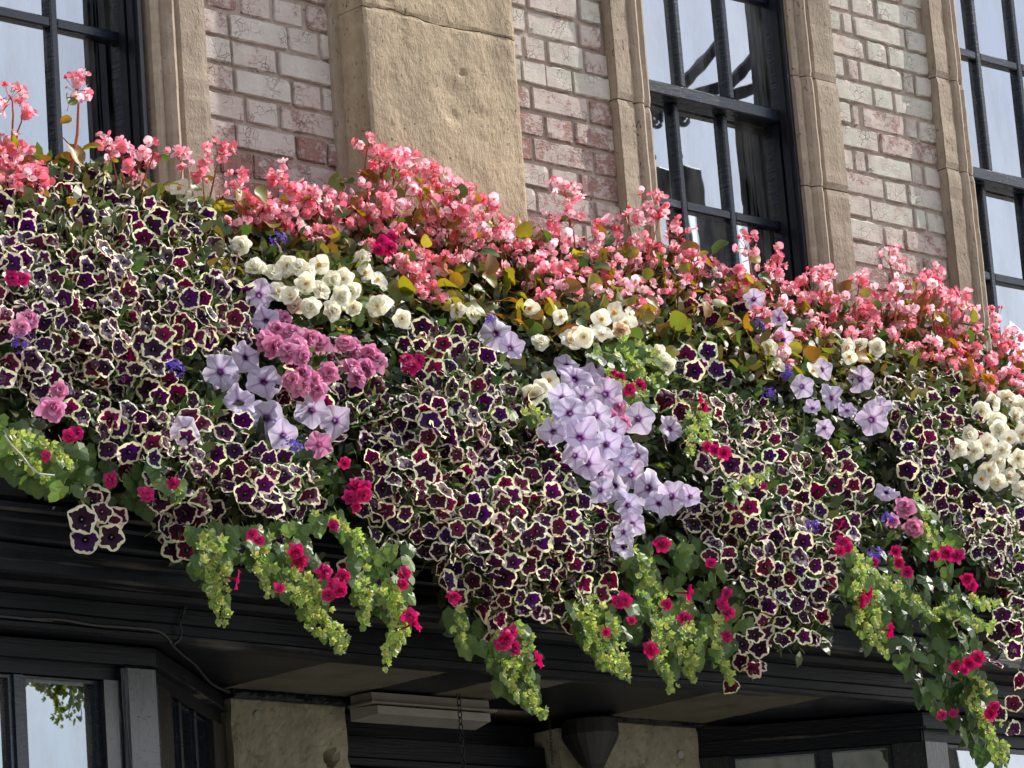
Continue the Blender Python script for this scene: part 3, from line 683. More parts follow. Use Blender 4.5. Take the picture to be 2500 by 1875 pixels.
# ---- flower meshes (local z = the way the flower faces; unit = metres)
def petunia(R, inner, rim, star=.12, rimw=.24, tube=.75, throat=None, veins=None, ruff=.07, fold=0.0, seed=0):
    rd = random.Random(seed); N = 40; m = MB(); ph = [rd.uniform(0, 6.28) for _ in range(5)]
    lob = [rd.uniform(.9, 1.08) for _ in range(5)]; fdir = rd.uniform(0, 6.28)
    def edge(t):
        a = (t*5/(2*math.pi)) % 5; i = int(a) % 5; f = a-int(a); l = lob[i]*(1-f)+lob[(i+1) % 5]*f
        # notch between lobes, small point at the middle of each lobe
        c = math.cos(5*t); return R*l*(1-star*(.5-.5*c)**1.6 + .035*max(0, c)**6 + .02*math.sin(9*t+ph[0]))
    def rimin(t): c = math.cos(5*t); return (1-rimw*(1.02-.34*c))+.05*math.sin(13*t+ph[1])+.03*math.sin(8*t+ph[2])
    def zz(r, t, e):
        q = min(1.05, r/R); z = R*(.34*q**.75-.30) - R*.10*max(0, q-.75)/.25
        z += R*ruff*q**3*(math.sin(5*t+ph[3])+.7*math.sin(10*t+ph[4])+.4*math.sin(17*t+ph[0]))
        x = r*math.cos(t-fdir); z += fold*(x*x)/R*(1 if x > 0 else .45); return z
    rings = []
    cin = inner; dk = throat or tuple(x*.35 for x in inner)
    def ring(fr, col, rimring=None, absr=None, zabs=None):
        vs = []; cs = []
        for k in range(N):
            t = 2*math.pi*k/N; e = edge(t)
            r = absr if absr is not None else (e*rimin(t)*rimring if rimring else e*fr)
            z = zabs if zabs is not None else zz(r, t, e)
            vs.append((r*math.cos(t), r*math.sin(t), z))
            c = col(t) if callable(col) else col; cs.append(c)
        rings.append((vs, cs))
    tc_ = tuple(x*.6+.02 for x in inner) if not veins else (.30, .22, .30)
    ring(0, tc_, absr=R*.05, zabs=-R*tube*1.25); ring(0, tc_, absr=R*.10, zabs=-R*tube*.8); ring(0, dk, absr=R*.13, zabs=-R*.36)
    if veins:
        vc = veins
        def vein(k):
            def f(t):
                w = max(0, math.cos(15*t))**8 if True else 0; w2 = max(0, math.cos(5*t))**14
                q = min(1, k*(.20*w+.62*w2)); return tuple(a*(1-q)+b*q for a, b in zip(inner, vc))
            return f
        ring(.15, dk); ring(.24, tuple(a*.75+b*.25 for a, b in zip(vc, inner))); ring(.36, vein(1.0)); ring(.55, vein(.7)); ring(.76, vein(.4)); ring(.92, vein(.15)); ring(1.0, rim)
    else:
        ring(.17, dk); ring(.40, cin); ring(0, jitc(cin, rd), rimring=.66 if rimw > 0 else None) if rimw > 0 else ring(.66, cin)
        if rimw > 0:
            ring(0, cin, rimring=.985); ring(0, rim, rimring=1.0); ring(.96, rim); ring(1.0, tuple(min(.9, x*1.04) for x in rim))
        else: ring(.88, cin); ring(1.0, rim)
    o = 0
    for vs, cs in rings: m.v += vs; m.c += cs
    for i in range(len(rings)-1):
        for k in range(N): m.f.append((i*N+k, i*N+(k+1) % N, (i+1)*N+(k+1) % N, (i+1)*N+k)); m.mi.append(0)
    # stamen and calyx
    if not veins: m.lathe([(.0012, -R*.3), (.0022, -R*.12), (.0018, -R*.06), (0, -R*.05)], 5, col=(.35, .36, .28))
    for k in range(5):
        t = 2*math.pi*k/5; a = R*.12; m.add([(a*math.cos(t-.5), a*math.sin(t-.5), -R*tube*1.2), (a*math.cos(t+.5), a*math.sin(t+.5), -R*tube*1.2), (R*.22*math.cos(t), R*.22*math.sin(t), -R*tube*.75)], [(0, 1, 2)], (.13, .19, .06))
    m.tube([(0, 0, -R*tube*1.2), (R*.1, 0, -R*tube*1.5), (R*.2, 0, -R*tube*2.1)], R*.035, 4, (.16, .22, .07))
    return mats(m.mesh('flower', True), 'petal_tissue')
def jitc(c, rd): return tuple(max(0, x*(1+rd.uniform(-.15, .15))) for x in c)
def petal(m, root, out, nrm, L, Wd, cup, col_in, col_out, rd, nw=4, nl=4, curl=0.0, point=0.0):
    """one petal: grows from root along `out`, faces nrm, cupped by `cup`"""
    out = out.normalized(); side = nrm.cross(out).normalized(); nrm = out.cross(side).normalized(); vs = []; cs = []; fs = []
    for j in range(nl+1):
        q = j/nl; w = Wd*.5*(math.sin(math.pi*min(1, .10+.78*q))**.75)*(1-point*q*q); 
        for i in range(nw+1):
            s = 2*i/nw-1; z = cup*L*(q*q*.6+s*s*.35*(.4+q)) - curl*L*q**3 + L*.03*rd.uniform(-1, 1)*q
            l = L*q*(1-.12*s*s*(q > .5))
            p = Vector(root)+out*l+side*(w*s)+nrm*z; vs.append(tuple(p)); cs.append(tuple(a*(1-q)+b*q for a, b in zip(col_in, col_out)))
    for j in range(nl):
        for i in range(nw): k = j*(nw+1)+i; fs.append((k, k+1, k+nw+2, k+nw+1))
    m.add(vs, fs, cs)
def double_flower(R, whorls, col_in, col_out, seed, ruffle=.3, name='flower', eye=None, single=False, npet=6, wide=1.1):
    rd = random.Random(seed); m = MB(); n0 = Vector((0, 0, 1))
    for w in range(whorls):
        lift = w/max(1, whorls-1) if whorls > 1 else 0; L = R*(1-.45*lift); el = .12+1.05*lift*(.85 if whorls > 2 else .6); k = npet if w < whorls-1 else max(3, npet-1)
        for i in range(k):
            t = 2*math.pi*(i+.5*w+rd.uniform(-.15, .15))/k; e = el+rd.uniform(-.15, .2)
            out = Vector((math.cos(t)*math.cos(e), math.sin(t)*math.cos(e), math.sin(e))); nn = Vector((-math.cos(t)*math.sin(e), -math.sin(t)*math.sin(e), math.cos(e)))
            nn = (nn+Vector((rd.uniform(-1, 1), rd.uniform(-1, 1), 0))*ruffle*.5).normalized()
            br = rd.uniform(.85, 1.08); petal(m, (0, 0, R*.10*w), out, nn, L*rd.uniform(.88, 1.1), L*wide*rd.uniform(.85, 1.1), rd.uniform(.1, .4), tuple(min(.95, c*br) for c in col_in), tuple(min(.95, c*br) for c in col_out), rd, 4, 4, rd.uniform(0, ruffle))
    if eye: m.lathe([(.0, R*.26), (R*.13, R*.22), (R*.2, R*.1), (R*.12, .0)], 7, (0, 0, R*.04), eye)
    m.tube([(0, 0, -R*.05), (0, 0, -R*.5), (R*.15, 0, -R*1.0)], R*.07, 4, (.17, .2, .07))
    return mats(m.mesh(name, True), 'petal_tissue')
def begonia_floret(R, cin, cout, seed, bud=False):
    rd = random.Random(seed); m = MB()
    if bud:
        for s in (1, -1): petal(m, (0, 0, 0), Vector((.1*s, 0, 1)), Vector((s, 0, 0)), R*1.2, R*1.0, -.35*1, cin, cout, rd, 3, 4, 0, .5)
    else:
        op = rd.uniform(.05, .55)
        for s in (1, -1):
            petal(m, (0, 0, 0), Vector((0, s*math.cos(op), math.sin(op))), Vector((0, -s*math.sin(op), math.cos(op))), R*rd.uniform(.95, 1.15), R*1.35, .22, cin, cout, rd, 4, 4, rd.uniform(-.1, .15))
            petal(m, (0, 0, R*.05), Vector((s*math.cos(op+.2), 0, math.sin(op+.2))), Vector((0, 0, 1)), R*.85, R*.5, .12, cin, tuple(min(.9, c*1.05) for c in cin), rd, 2, 3)
        m.lathe([(R*.05, 0), (R*.17, R*.1), (R*.13, R*.25), (0, R*.3)], 6, col=(.72, .47, .06))
    m.tube([(0, 0, 0), (0, 0, -R*.8)], R*.06, 4, (.50, .12, .08))
    return mats(m.mesh('floret', True), 'thin_petal_tissue')
def leaf_round(L, col, edge_, seed):
    rd = random.Random(seed); m = MB(); N = 14; vs = [(0, 0, 0)]; cs = [col]; sk_ = rd.uniform(.1, .3)
    for rr, cc in ((.5, col), (.88, col), (1.0, edge_)):
        for k in range(N):
            t = 2*math.pi*k/N; r = L*.5*rr*(1+.10*math.cos(t)-.12*abs(math.sin(t*.5-math.pi/2))**6+.03*rd.uniform(-1, 1))
            x = r*math.sin(t)*(.86+sk_*.3*math.sin(t)); y = r*math.cos(t)+L*.42*1; z = L*(.22*(x/L)**2*4-.25*((y-L*.3)/L)**2)+L*.02*math.sin(5*t)*rr
            vs.append((x, y, z)); cs.append(cc)
    vs[0] = (0, L*.42, 0)
    fs = [(0, 1+k, 1+(k+1) % N) for k in range(N)]
    for j in range(2):
        for k in range(N): fs.append((1+j*N+k, 1+(j+1)*N+k, 1+(j+1)*N+(k+1) % N, 1+j*N+(k+1) % N))
    m.add(vs, fs, cs); m.tube([(0, 0, -.002), (0, -L*.5, -L*.15)], L*.025, 4, (.45, .16, .07)); return mats(m.mesh('leaf', True), 'leaf_tissue')
def leaf_ivy(L, col, seed):
    rd = random.Random(seed); m = MB()
    out = [(0, -.02), (-.30, -.14), (-.50, .06), (-.46, .22), (-.48, .42), (-.32, .56), (-.24, .76), (0, .98), (.24, .76), (.32, .56), (.48, .42), (.46, .22), (.50, .06), (.30, -.14)]
    vs = [(0, L*.32, L*.03)]; cs = [tuple(c*1.1 for c in col)]
    for x, y in out:
        x *= L*rd.uniform(.9, 1.1); y *= L*rd.uniform(.94, 1.05); vs.append((x, y, -L*.55*(x/L)**2-L*.22*max(0, y/L-.35)**2+L*.03*rd.uniform(-1, 1))); cs.append(jitc(col, rd))
    n = len(out); m.add(vs, [(0, 1+(k+1) % n, 1+k) for k in range(n)], cs)
    m.tube([(0, 0, 0), (0, -L*.35, -L*.2)], L*.02, 4, (.22, .28, .08)); return mats(m.mesh('leaf', False), 'leaf_tissue')
def blade(m, p, d, n, L, w, col):
    d = d.normalized(); s = d.cross(n).normalized(); n = s.cross(d)
    vs = [tuple(p), tuple(p+d*L*.4+s*w*.5+n*L*.06), tuple(p+d*L*.4-s*w*.5+n*L*.06), tuple(p+d*L*.75+s*w*.36+n*L*.04), tuple(p+d*L*.75-s*w*.36+n*L*.04), tuple(p+d*L-n*L*.05)]
    m.add(vs, [(0, 2, 1), (1, 2, 4, 3), (3, 4, 5)], col)
def hop(m, p, n, s, col):
    """small five-pointed papery calyx"""
    q = facing(n); 
    for k in range(5):
        t = 2*math.pi*k/5; a = q @ Vector((math.cos(t-.62)*.62, math.sin(t-.62)*.62, .22)); b = q @ Vector((math.cos(t+.62)*.62, math.sin(t+.62)*.62, .22)); c = q @ Vector((math.cos(t)*.92, math.sin(t)*.92, .62))
        m.add([tuple(p), tuple(p+a*s), tuple(p+c*s), tuple(p+b*s)], [(0, 1, 2, 3)], jit(col, .15))

CREAM = (.86, .82, .59); DKS = [(.044, .004, .040), (.034, .004, .040), (.058, .004, .030), (.085, .004, .026), (.040, .005, .070), (.075, .006, .062), (.024, .003, .022), (.14, .006, .050)]
PET = []
for i in range(34):
    PET.append(petunia(.0305*random.uniform(.85, 1.12), DKS[i % 8], jit(CREAM, .12), star=random.uniform(.05, .15), rimw=random.uniform(.12, .26), tube=random.uniform(.6, .95), ruff=random.uniform(.04, .12), fold=random.choice([0, 0, -.25, -.5, .35, -.9, .7, -1.3]), seed=i))
BUDP = [petunia(.011, (.06, .02, .05), (.16, .13, .10), star=.3, rimw=0, tube=2.2, ruff=.2, fold=-.6, seed=300+i) for i in range(3)]
LIL = [petunia(.047*random.uniform(.88, 1.1), jit((.64, .56, .73), .05), jit((.77, .71, .81), .04), star=.15, veins=(.24, .08, .30), tube=.75, throat=(.06, .006, .08), ruff=random.uniform(.10, .2), fold=random.choice([0, -.3, .4, -.6, -.9]), seed=40+i) for i in range(14)]
PKS = [petunia(.043, (.60, .24, .45), (.68, .38, .55), star=.06, veins=(.32, .03, .16), tube=.7, throat=(.30, .03, .12), ruff=.22, fold=-.5, seed=60), petunia(.040, (.62, .26, .44), (.72, .42, .56), star=.16, veins=(.34, .04, .18), tube=.7, throat=(.30, .03, .12), ruff=.24, fold=-.3, seed=61)]
DPK = [double_flower(.030, 4, jit((.46, .06, .22), .15), jit((.74, .36, .54), .1), 70+i, 1.0, npet=7, wide=1.05) for i in range(5)]
CER = [double_flower(.0192, 2 + i % 2, jit((.30, .008, .07), .2), jit((.56, .025, .16), .15), 80+i, .9, npet=6, wide=1.05) for i in range(7)]
REDT = [petunia(.024, (.42, .010, .085), (.60, .03, .15), star=.2, rimw=0, tube=1.5, throat=(.2, .01, .03), ruff=.12, seed=90+i) for i in range(3)]
WHB = [double_flower(.030, (1, 2, 2, 3)[i % 4], (.86, .82, .66), (.88, .87, .79), 100+i, .25, npet=(5, 5, 6, 6)[i % 4], wide=1.15, eye=(.72, .42, .06) if i % 4 != 3 else None) for i in range(8)]
PEACH = [double_flower(.028, 3, (.70, .52, .38), (.78, .66, .54), 110+i, .4, npet=7, wide=1.0) for i in range(2)]
BEG = []
for i in range(16):
    ci, co = [((.86, .56, .56), (.78, .34, .38)), ((.80, .34, .36), (.70, .18, .23)), ((.88, .68, .66), (.82, .46, .48)), ((.70, .20, .24), (.74, .26, .30)), ((.80, .36, .38), (.86, .58, .58)), ((.90, .74, .70), (.80, .36, .40)), ((.90, .78, .75), (.88, .64, .62)), ((.84, .44, .46), (.76, .25, .30))][i % 8]
    ci, co = (ci[0], ci[1]*.90, ci[2]*1.0), (co[0]*.98, co[1]*.80, co[2]*1.02)
    BEG.append(begonia_floret(.0182*random.uniform(.85, 1.15), ci, co, 130+i))
BUDS = [begonia_floret(.011, (.60, .08, .10), (.72, .20, .22), 150+i, True) for i in range(3)]
BLF = [leaf_round(.064, c, e, 160+i) for i, (c, e) in enumerate([((.26, .24, .035), (.34, .13, .03)), ((.16, .19, .035), (.30, .15, .03)), ((.34, .20, .04), (.42, .11, .03)), ((.08, .13, .03), (.14, .13, .03)), ((.36, .32, .06), (.38, .18, .04)), ((.20, .11, .03), (.32, .09, .03))])]
VLF = [leaf_ivy(.056, c, 180+i) for i, c in enumerate([(.085, .15, .042), (.11, .19, .05), (.17, .26, .07), (.06, .115, .036), (.27, .37, .10), (.10, .17, .05)])]

# ---- dark common greenery filling the heart of the planting
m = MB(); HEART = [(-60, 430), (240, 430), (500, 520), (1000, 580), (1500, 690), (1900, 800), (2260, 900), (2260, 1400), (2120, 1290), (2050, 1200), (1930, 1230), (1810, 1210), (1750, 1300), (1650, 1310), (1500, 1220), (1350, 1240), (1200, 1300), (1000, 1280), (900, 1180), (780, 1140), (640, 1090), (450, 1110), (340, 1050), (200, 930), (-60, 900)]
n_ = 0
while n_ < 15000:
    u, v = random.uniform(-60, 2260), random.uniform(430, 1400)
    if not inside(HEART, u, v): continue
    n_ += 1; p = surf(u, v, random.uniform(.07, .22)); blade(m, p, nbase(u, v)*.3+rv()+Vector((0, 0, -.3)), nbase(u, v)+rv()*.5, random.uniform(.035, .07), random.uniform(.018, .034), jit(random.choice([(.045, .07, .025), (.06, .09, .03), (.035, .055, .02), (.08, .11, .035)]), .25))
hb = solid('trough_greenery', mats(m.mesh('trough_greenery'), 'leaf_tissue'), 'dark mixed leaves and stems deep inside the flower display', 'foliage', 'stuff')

# ---- petunia plants
LILPTS = [(478, 803, 42), (535, 770, 40), (570, 820, 45), (518, 865, 45), (575, 905, 48), (610, 940, 36), (560, 635, 38), (575, 690, 40), (672, 885, 38), (727, 910, 42), (1075, 720, 46), (1245, 815, 45), (1290, 790, 35), (1310, 850, 40), (1255, 940, 48), (1230, 890, 40), (1290, 900, 40), (1310, 960, 40), (1270, 1000, 42), (1380, 905, 46), (1450, 925, 35), (1330, 1045, 45), (1405, 1055, 48), (1455, 1075, 42), (1685, 690, 36), (1735, 835, 35), (1800, 860, 38), (1862, 820, 40), (1885, 905, 45), (1755, 880, 28)]
AV = [(a, b, r*.8) for a, b, r in LILPTS] + [(a, b, 34) for a, b in ((600, 715), (640, 745), (670, 730), (690, 750), (775, 755), (790, 790), (670, 815), (680, 840), (115, 880), (1955, 1095), (1975, 1140), (885, 780))]
POLY = {}
def petunia_plant(name, label, poly, dmin, pts=(), keep=1.0, fol=1.0, depth=.06, group='dark petunias with cream rims', open_=False):
    cu = sum(p[0] for p in poly)/len(poly); cv = sum(p[1] for p in poly)/len(poly)
    root = empty(name, surf(cu, cv, .3), label, 'petunia', group)
    P = scatter(poly, dmin, 30, AV, keep)+list(pts); POLY[label] = poly
    for (u, v) in P:
        p = surf(u, v, random.uniform(-.03, depth)); c = (CAM-p).normalized()
        n = (nbase(u, v)*.42+c*.55+SUN*.16+rv()*random.choice([.45, .7, .7, 1.3])).normalized()
        if open_: n = (nbase(u, v)*.3+c*1.1+rv()*.42).normalized()
        part('flower', random.choice(PET), root, loc=p, rot=facing(n), scale=random.uniform(.9, 1.15) if open_ else random.uniform(.74, 1.06))
    for (u, v) in P[::9]:
        p = surf(u+random.gauss(0, 12), v+random.gauss(0, 12), -.035); part('bud', random.choice(BUDP), root, loc=p, rot=facing((nbase(u, v)*.5+SUN*.3+rv()*.9).normalized()), scale=random.uniform(.7, 1.1))
    area = abs(sum(poly[i][0]*poly[i-1][1]-poly[i-1][0]*poly[i][1] for i in range(len(poly))))/2
    m = MB(); cnt = int(area/48*fol)
    xs = [p[0] for p in poly]; ys = [p[1] for p in poly]; n_ = 0
    while n_ < cnt:
        u, v = random.uniform(min(xs)-12, max(xs)+12), random.uniform(min(ys)-8, max(ys)+14)
        if not (inside(poly, u, v) or (random.random() < .25 and inside(poly, u+random.uniform(-20, 20), v-random.uniform(0, 25)))): n_ += .15; continue
        n_ += 1; k = random.random(); p = surf(u, v, .025+.19*k)
        d = (nbase(u, v)*.6+rv()*.9+Vector((0, 0, -.1))).normalized(); nn = rv()
        col = random.choice([(.075, .105, .035), (.055, .085, .03), (.10, .135, .045), (.13, .16, .055), (.045, .07, .028)])
        if k < .62: blade(m, p, d, nn, random.uniform(.022, .042), random.uniform(.005, .009), jit(col, .2))
        else: blade(m, p, d, (nbase(u, v)+rv()*.5), random.uniform(.045, .075), random.uniform(.022, .034), jit(col, .2))
    # flower stalks
    for (u, v) in P[::2]:
        p = surf(u, v, .05); q = surf(u+random.uniform(-30, 30), v+random.uniform(-40, 20), .16); m.tube([tuple(p), tuple((p+q)/2+rv()*.008), tuple(q)], .0012, 3, jit((.14, .18, .06), .3))
    part('foliage', mats(m.mesh('foliage'), 'leaf_tissue'), root, kind='stuff')
    return root
petunia_plant('petunia_plant', 'left half of the big dark petunia mound at top left, cut by the picture edge', [(0, 400), (60, 395), (120, 365), (190, 355), (215, 370), (230, 560), (240, 780), (200, 820), (60, 850), (-40, 800), (-60, 400)], 21.5, [(140, 350), (195, 378)])
petunia_plant('petunia_plant', 'right half of the big top left mound of dark petunias, beside the white begonias', [(215, 370), (250, 405), (350, 440), (440, 450), (510, 520), (545, 600), (550, 720), (520, 790), (430, 750), (360, 770), (250, 770), (240, 780), (230, 560)], 21.5, [(335, 540), (385, 460), (455, 470)])
petunia_plant('petunia_plant', 'looser dark cream-rimmed petunias trailing below the left mound, under the pale lilac flowers', [(40, 820), (250, 790), (340, 790), (430, 850), (480, 880), (520, 950), (640, 990), (700, 1040), (700, 1090), (650, 1120), (560, 1100), (500, 1120), (440, 1130), (420, 1190), (370, 1195), (335, 1110), (260, 1010), (220, 990), (225, 900), (130, 900), (60, 880)], 26, [(350, 965), (235, 910), (595, 1165), (625, 1100), (330, 960)], .95, .9)
petunia_plant('petunia_plant', 'small bunch of five dark cream-rimmed petunias dangling over the black cornice at the far left', [(160, 1060), (250, 1060), (262, 1110), (240, 1150), (190, 1165), (165, 1120)], 200, [(200, 1082), (178, 1122), (238, 1130), (184, 1166), (255, 1118), (222, 1105), (242, 1160)], 1, .25, .02, open_=True)
petunia_plant('petunia_plant', 'dense bunch of pale-rimmed petunias hanging beside the first green vine', [(340, 1080), (430, 1060), (450, 1120), (420, 1200), (370, 1205)], 34, [(350, 1125), (385, 1150), (400, 1110), (405, 1190), (420, 1160), (375, 1095), (430, 1090)], 1, .5, .05, open_=True)
petunia_plant('petunia_plant', 'thin strip of dark cream-rimmed petunias between the pink double flowers and the middle mound', [(600, 850), (640, 780), (700, 740), (760, 770), (830, 815), (800, 880), (760, 940), (690, 960), (640, 900)], 27, [(720, 745), (750, 770), (615, 860), (525, 910), (640, 855)], .8, .8)
petunia_plant('petunia_plant', 'upper part of the middle mound of dark burgundy petunias, just below the white begonias', [(880, 700), (960, 690), (1040, 735), (1085, 800), (1120, 830), (1180, 900), (1200, 985), (960, 1000), (790, 990), (780, 930), (830, 860), (890, 830), (870, 750)], 22.5, [(910, 708)])
petunia_plant('petunia_plant', 'lower hanging part of the middle mound of dark burgundy petunias, above the doorway', [(790, 990), (960, 1000), (1200, 985), (1250, 1050), (1320, 1100), (1350, 1180), (1320, 1290), (1260, 1300), (1230, 1340), (1140, 1320), (1070, 1340), (980, 1290), (940, 1200), (870, 1180), (800, 1150), (775, 1080)], 23, [(970, 1255), (1290, 1298), (1235, 1350), (1075, 1350), (1180, 1330), (1060, 1390)])
petunia_plant('petunia_plant', 'few dark cream-rimmed petunias drooping among the vines left of the middle mound', [(780, 1170), (860, 1190), (860, 1260), (800, 1270), (750, 1230)], 60, [(755, 1230), (800, 1205), (840, 1230), (825, 1265), (820, 1105), (860, 1125)], 1, .4, .03, open_=True)
petunia_plant('petunia_plant', 'scattered dark petunias among the pink begonias in front of the middle window', [(1410, 660), (1500, 640), (1610, 680), (1640, 790), (1560, 830), (1450, 860), (1410, 800)], 200, [(1578, 695), (1492, 662), (1522, 668), (1535, 690), (1482, 770), (1548, 800), (1570, 818), (1512, 790), (1440, 858), (1640, 800), (1600, 672), (1500, 800), (1530, 760), (1390, 555)], 1, .9, open_=True)
petunia_plant('petunia_plant', 'right-middle mound of dark cream-rimmed petunias below the right lilac flowers', [(1440, 850), (1500, 850), (1560, 850), (1690, 890), (1720, 960), (1830, 980), (1880, 1060), (1890, 1120), (1810, 1170), (1790, 1280), (1730, 1350), (1660, 1310), (1560, 1230), (1490, 1150), (1480, 1090), (1540, 1060), (1510, 990), (1430, 950), (1470, 910)], 22.5, [(1440, 858), (1500, 1130)])
petunia_plant('petunia_plant', 'straggling tail of cream-rimmed petunias hanging over the black fascia, below the right-middle mound', [(1620, 1290), (1740, 1280), (1795, 1300), (1770, 1390), (1660, 1400), (1610, 1360)], 29, [(1690, 1382), (1640, 1400), (1655, 1370), (1605, 1390), (1625, 1440), (1640, 1435), (1760, 1380), (1580, 1480), (1600, 1430)], .8, .5, .05)
petunia_plant('petunia_plant', 'right mound of pale-rimmed dark petunias beside the white begonias at the right edge', [(1900, 850), (1930, 795), (2010, 790), (2090, 830), (2130, 900), (2110, 960), (2040, 1000), (2070, 1070), (2212, 1110), (2240, 1240), (2110, 1200), (2060, 1130), (1980, 1080), (1950, 1010), (1935, 930)], 22)
petunia_plant('petunia_plant', 'lowest right petunias, dark with cream rims, hanging at the right edge above the leafy vine', [(2090, 1120), (2230, 1150), (2240, 1420), (2150, 1400), (2150, 1300), (2130, 1220)], 25, [(2030, 1268), (2080, 1355), (2062, 1322), (2150, 1430), (2190, 1520), (2160, 1540), (2200, 1470), (2180, 1350), (2190, 1580)], .95, .8)

def flower_plant(name, label, cat, items, meshes, group=None, sz=1.0, spread=.35, fol=0, base=None, cambias=.75, nspread=None):
    cu = sum(p[0] for p in items)/len(items); cv = sum(p[1] for p in items)/len(items)
    root = empty(name, surf(cu, cv, .25), label, cat, group); m = MB()
    for it in items:
        u, v = it[:2]; p = surf(u, v, -.045+random.uniform(-.02, .02)); c = (CAM-p).normalized(); s = (it[2]/42 if len(it) > 2 else 1.0)*sz
        n = (nbase(u, v)*.35+c*cambias+rv()*spread).normalized()
        part('flower', random.choice(meshes), root, loc=p, rot=facing(n), scale=s*random.uniform(.94, 1.06))
        q = surf(u+random.uniform(-10, 30), v+random.uniform(10, 50), .12); m.tube([tuple(p-n*.03), tuple((p+q)/2), tuple(q)], .0016, 4, jit((.13, .16, .05), .2))
        for _ in range(int(fol)):
            q = surf(u+random.gauss(0, 30), v+random.gauss(6, 28), random.uniform(.02, .09)); blade(m, q, nbase(u, v)*.5+rv(), nbase(u, v)+rv()*.6, random.uniform(.03, .06), random.uniform(.012, .024), jit(random.choice([(.07, .11, .03), (.10, .15, .04), (.14, .18, .05)]), .2))
    part('foliage', mats(m.mesh('foliage'), 'leaf_tissue'), root, kind='stuff'); return root
flower_plant('lilac_petunia', 'pale lilac petunia cluster left of the pink double flowers', 'petunia', LILPTS[:10]+[(400, 930, 32)], LIL, 'pale lilac petunias', 1.0, .4, 3)
flower_plant('lilac_petunia', 'single large lilac petunia with veins, facing out above the middle mound', 'petunia', [(1075, 718, 48), (1105, 750, 36)], LIL, 'pale lilac petunias', 1.0, .25, 3)
flower_plant('lilac_petunia', 'long cascade of pale lilac petunias down the centre of the display', 'petunia', LILPTS[11:24]+[(1195, 930, 34), (1215, 860, 34), (1340, 1000, 36), (1380, 985, 34), (1365, 1130, 34), (1350, 1180, 34), (1490, 1072, 30), (1355, 1090, 36), (1225, 785, 36), (1270, 815, 34), (1215, 895, 36), (1330, 930, 34), (1245, 985, 36), (1295, 1020, 34), (1320, 985, 34), (1365, 1025, 36), (1260, 855, 34), (1300, 1060, 30), (1425, 1085, 36), (1350, 1150, 32), (1342, 960, 36)], LIL, 'pale lilac petunias', 1.0, .42, 2)
flower_plant('lilac_petunia', 'pair of lilac petunias raised among the pink begonias, below the middle window', 'petunia', [(1630, 648, 36), (1685, 688, 38), (1690, 735, 32)], LIL, 'pale lilac petunias', 1.0, .6, 2)
flower_plant('lilac_petunia', 'lilac petunia group right of centre, beside the right petunia mound', 'petunia', LILPTS[25:]+[(1830, 885, 30), (1775, 800, 34), (1900, 878, 36), (1915, 1060, 36), (1782, 925, 28)], LIL, 'pale lilac petunias', 1.0, .5, 3)
flower_plant('pink_petunia', 'one mid-pink single petunia below the left lilac group', 'petunia', [(690, 960, 40)], PKS, None, 1.0, .2, 3)
DP = 'ruffled pink double petunias'
flower_plant('double_petunia', 'ruffled pink double flowers just below the white begonia cluster', 'petunia', [(572, 735), (600, 715), (628, 722), (640, 748), (665, 732), (690, 742), (650, 768), (622, 760), (590, 750), (610, 690)], DPK, DP, 1.05, .5, 4)
flower_plant('double_petunia', 'ruffled pink double flowers on the left shoulder of the middle mound', 'petunia', [(760, 750), (775, 775), (790, 795), (770, 815), (815, 782), (800, 765), (745, 745), (760, 795)], DPK, DP, 1.05, .5, 4)
flower_plant('double_petunia', 'ruffled pink double flowers close above the small lilac pair', 'petunia', [(655, 808), (672, 820), (685, 842), (650, 835), (710, 805), (630, 822)], DPK, DP, .95, .5, 3)
flower_plant('double_petunia', 'solitary pale pink double flower low on the left', 'petunia', [(112, 882, 52), (128, 845, 34)], DPK, DP, .95, .2, 2)
flower_plant('double_petunia', 'two mauve-pink double flowers low on the right', 'petunia', [(1955, 1095, 46), (1972, 1140, 46), (1930, 1125, 30)], DPK, DP, .95, .3, 3)
flower_plant('double_petunia', 'pink double flowers half hidden at the left edge of the left mound', 'petunia', [(60, 690, 40), (45, 705, 36)], DPK, DP, .95, .3, 2)
flower_plant('double_petunia', 'pink double flowers tucked behind the lilac cascade', 'petunia', [(1335, 880, 38), (1345, 915, 38), (1322, 900, 34), (1310, 830, 34)], DPK, DP, .95, .3, 2)

# ---- white begonias
WB = 'double white begonias'
def white_plant(label, items, fol=6, sz=1.0, extra=()):
    r = flower_plant('white_begonia', label, 'begonia', items, WHB, WB, sz, .5, 0)
    for (u, v) in extra: 
        p = surf(u, v, -.04); part('flower', random.choice(PEACH), r, loc=p, rot=facing(((CAM-p).normalized()+rv()*.4).normalized()), scale=1.0)
    for it in items:
        for _ in range(fol):
            u, v = it[0]+random.gauss(0, 34), it[1]+random.gauss(10, 30); p = surf(u, v, random.uniform(.0, .12)); n = (nbase(u, v)+rv()*.7).normalized()
            part('leaf', random.choice([BLF[1], BLF[3], BLF[3], BLF[0], VLF[2]]), r, loc=p, rot=facing(n), scale=random.uniform(.6, .95))
    return r
white_plant('main cluster of white begonias with yellow centres, below the stone pier', [(520, 532), (552, 580), (585, 592), (620, 575), (645, 580), (690, 572), (660, 590), (740, 602), (790, 590), (815, 605), (660, 612), (690, 628), (628, 640), (600, 632), (670, 665), (715, 672), (765, 665, 34), (815, 662), (780, 558, 36), (830, 655, 36), (715, 605), (760, 630), (735, 640)], 6, 1.05, [(640, 660)])
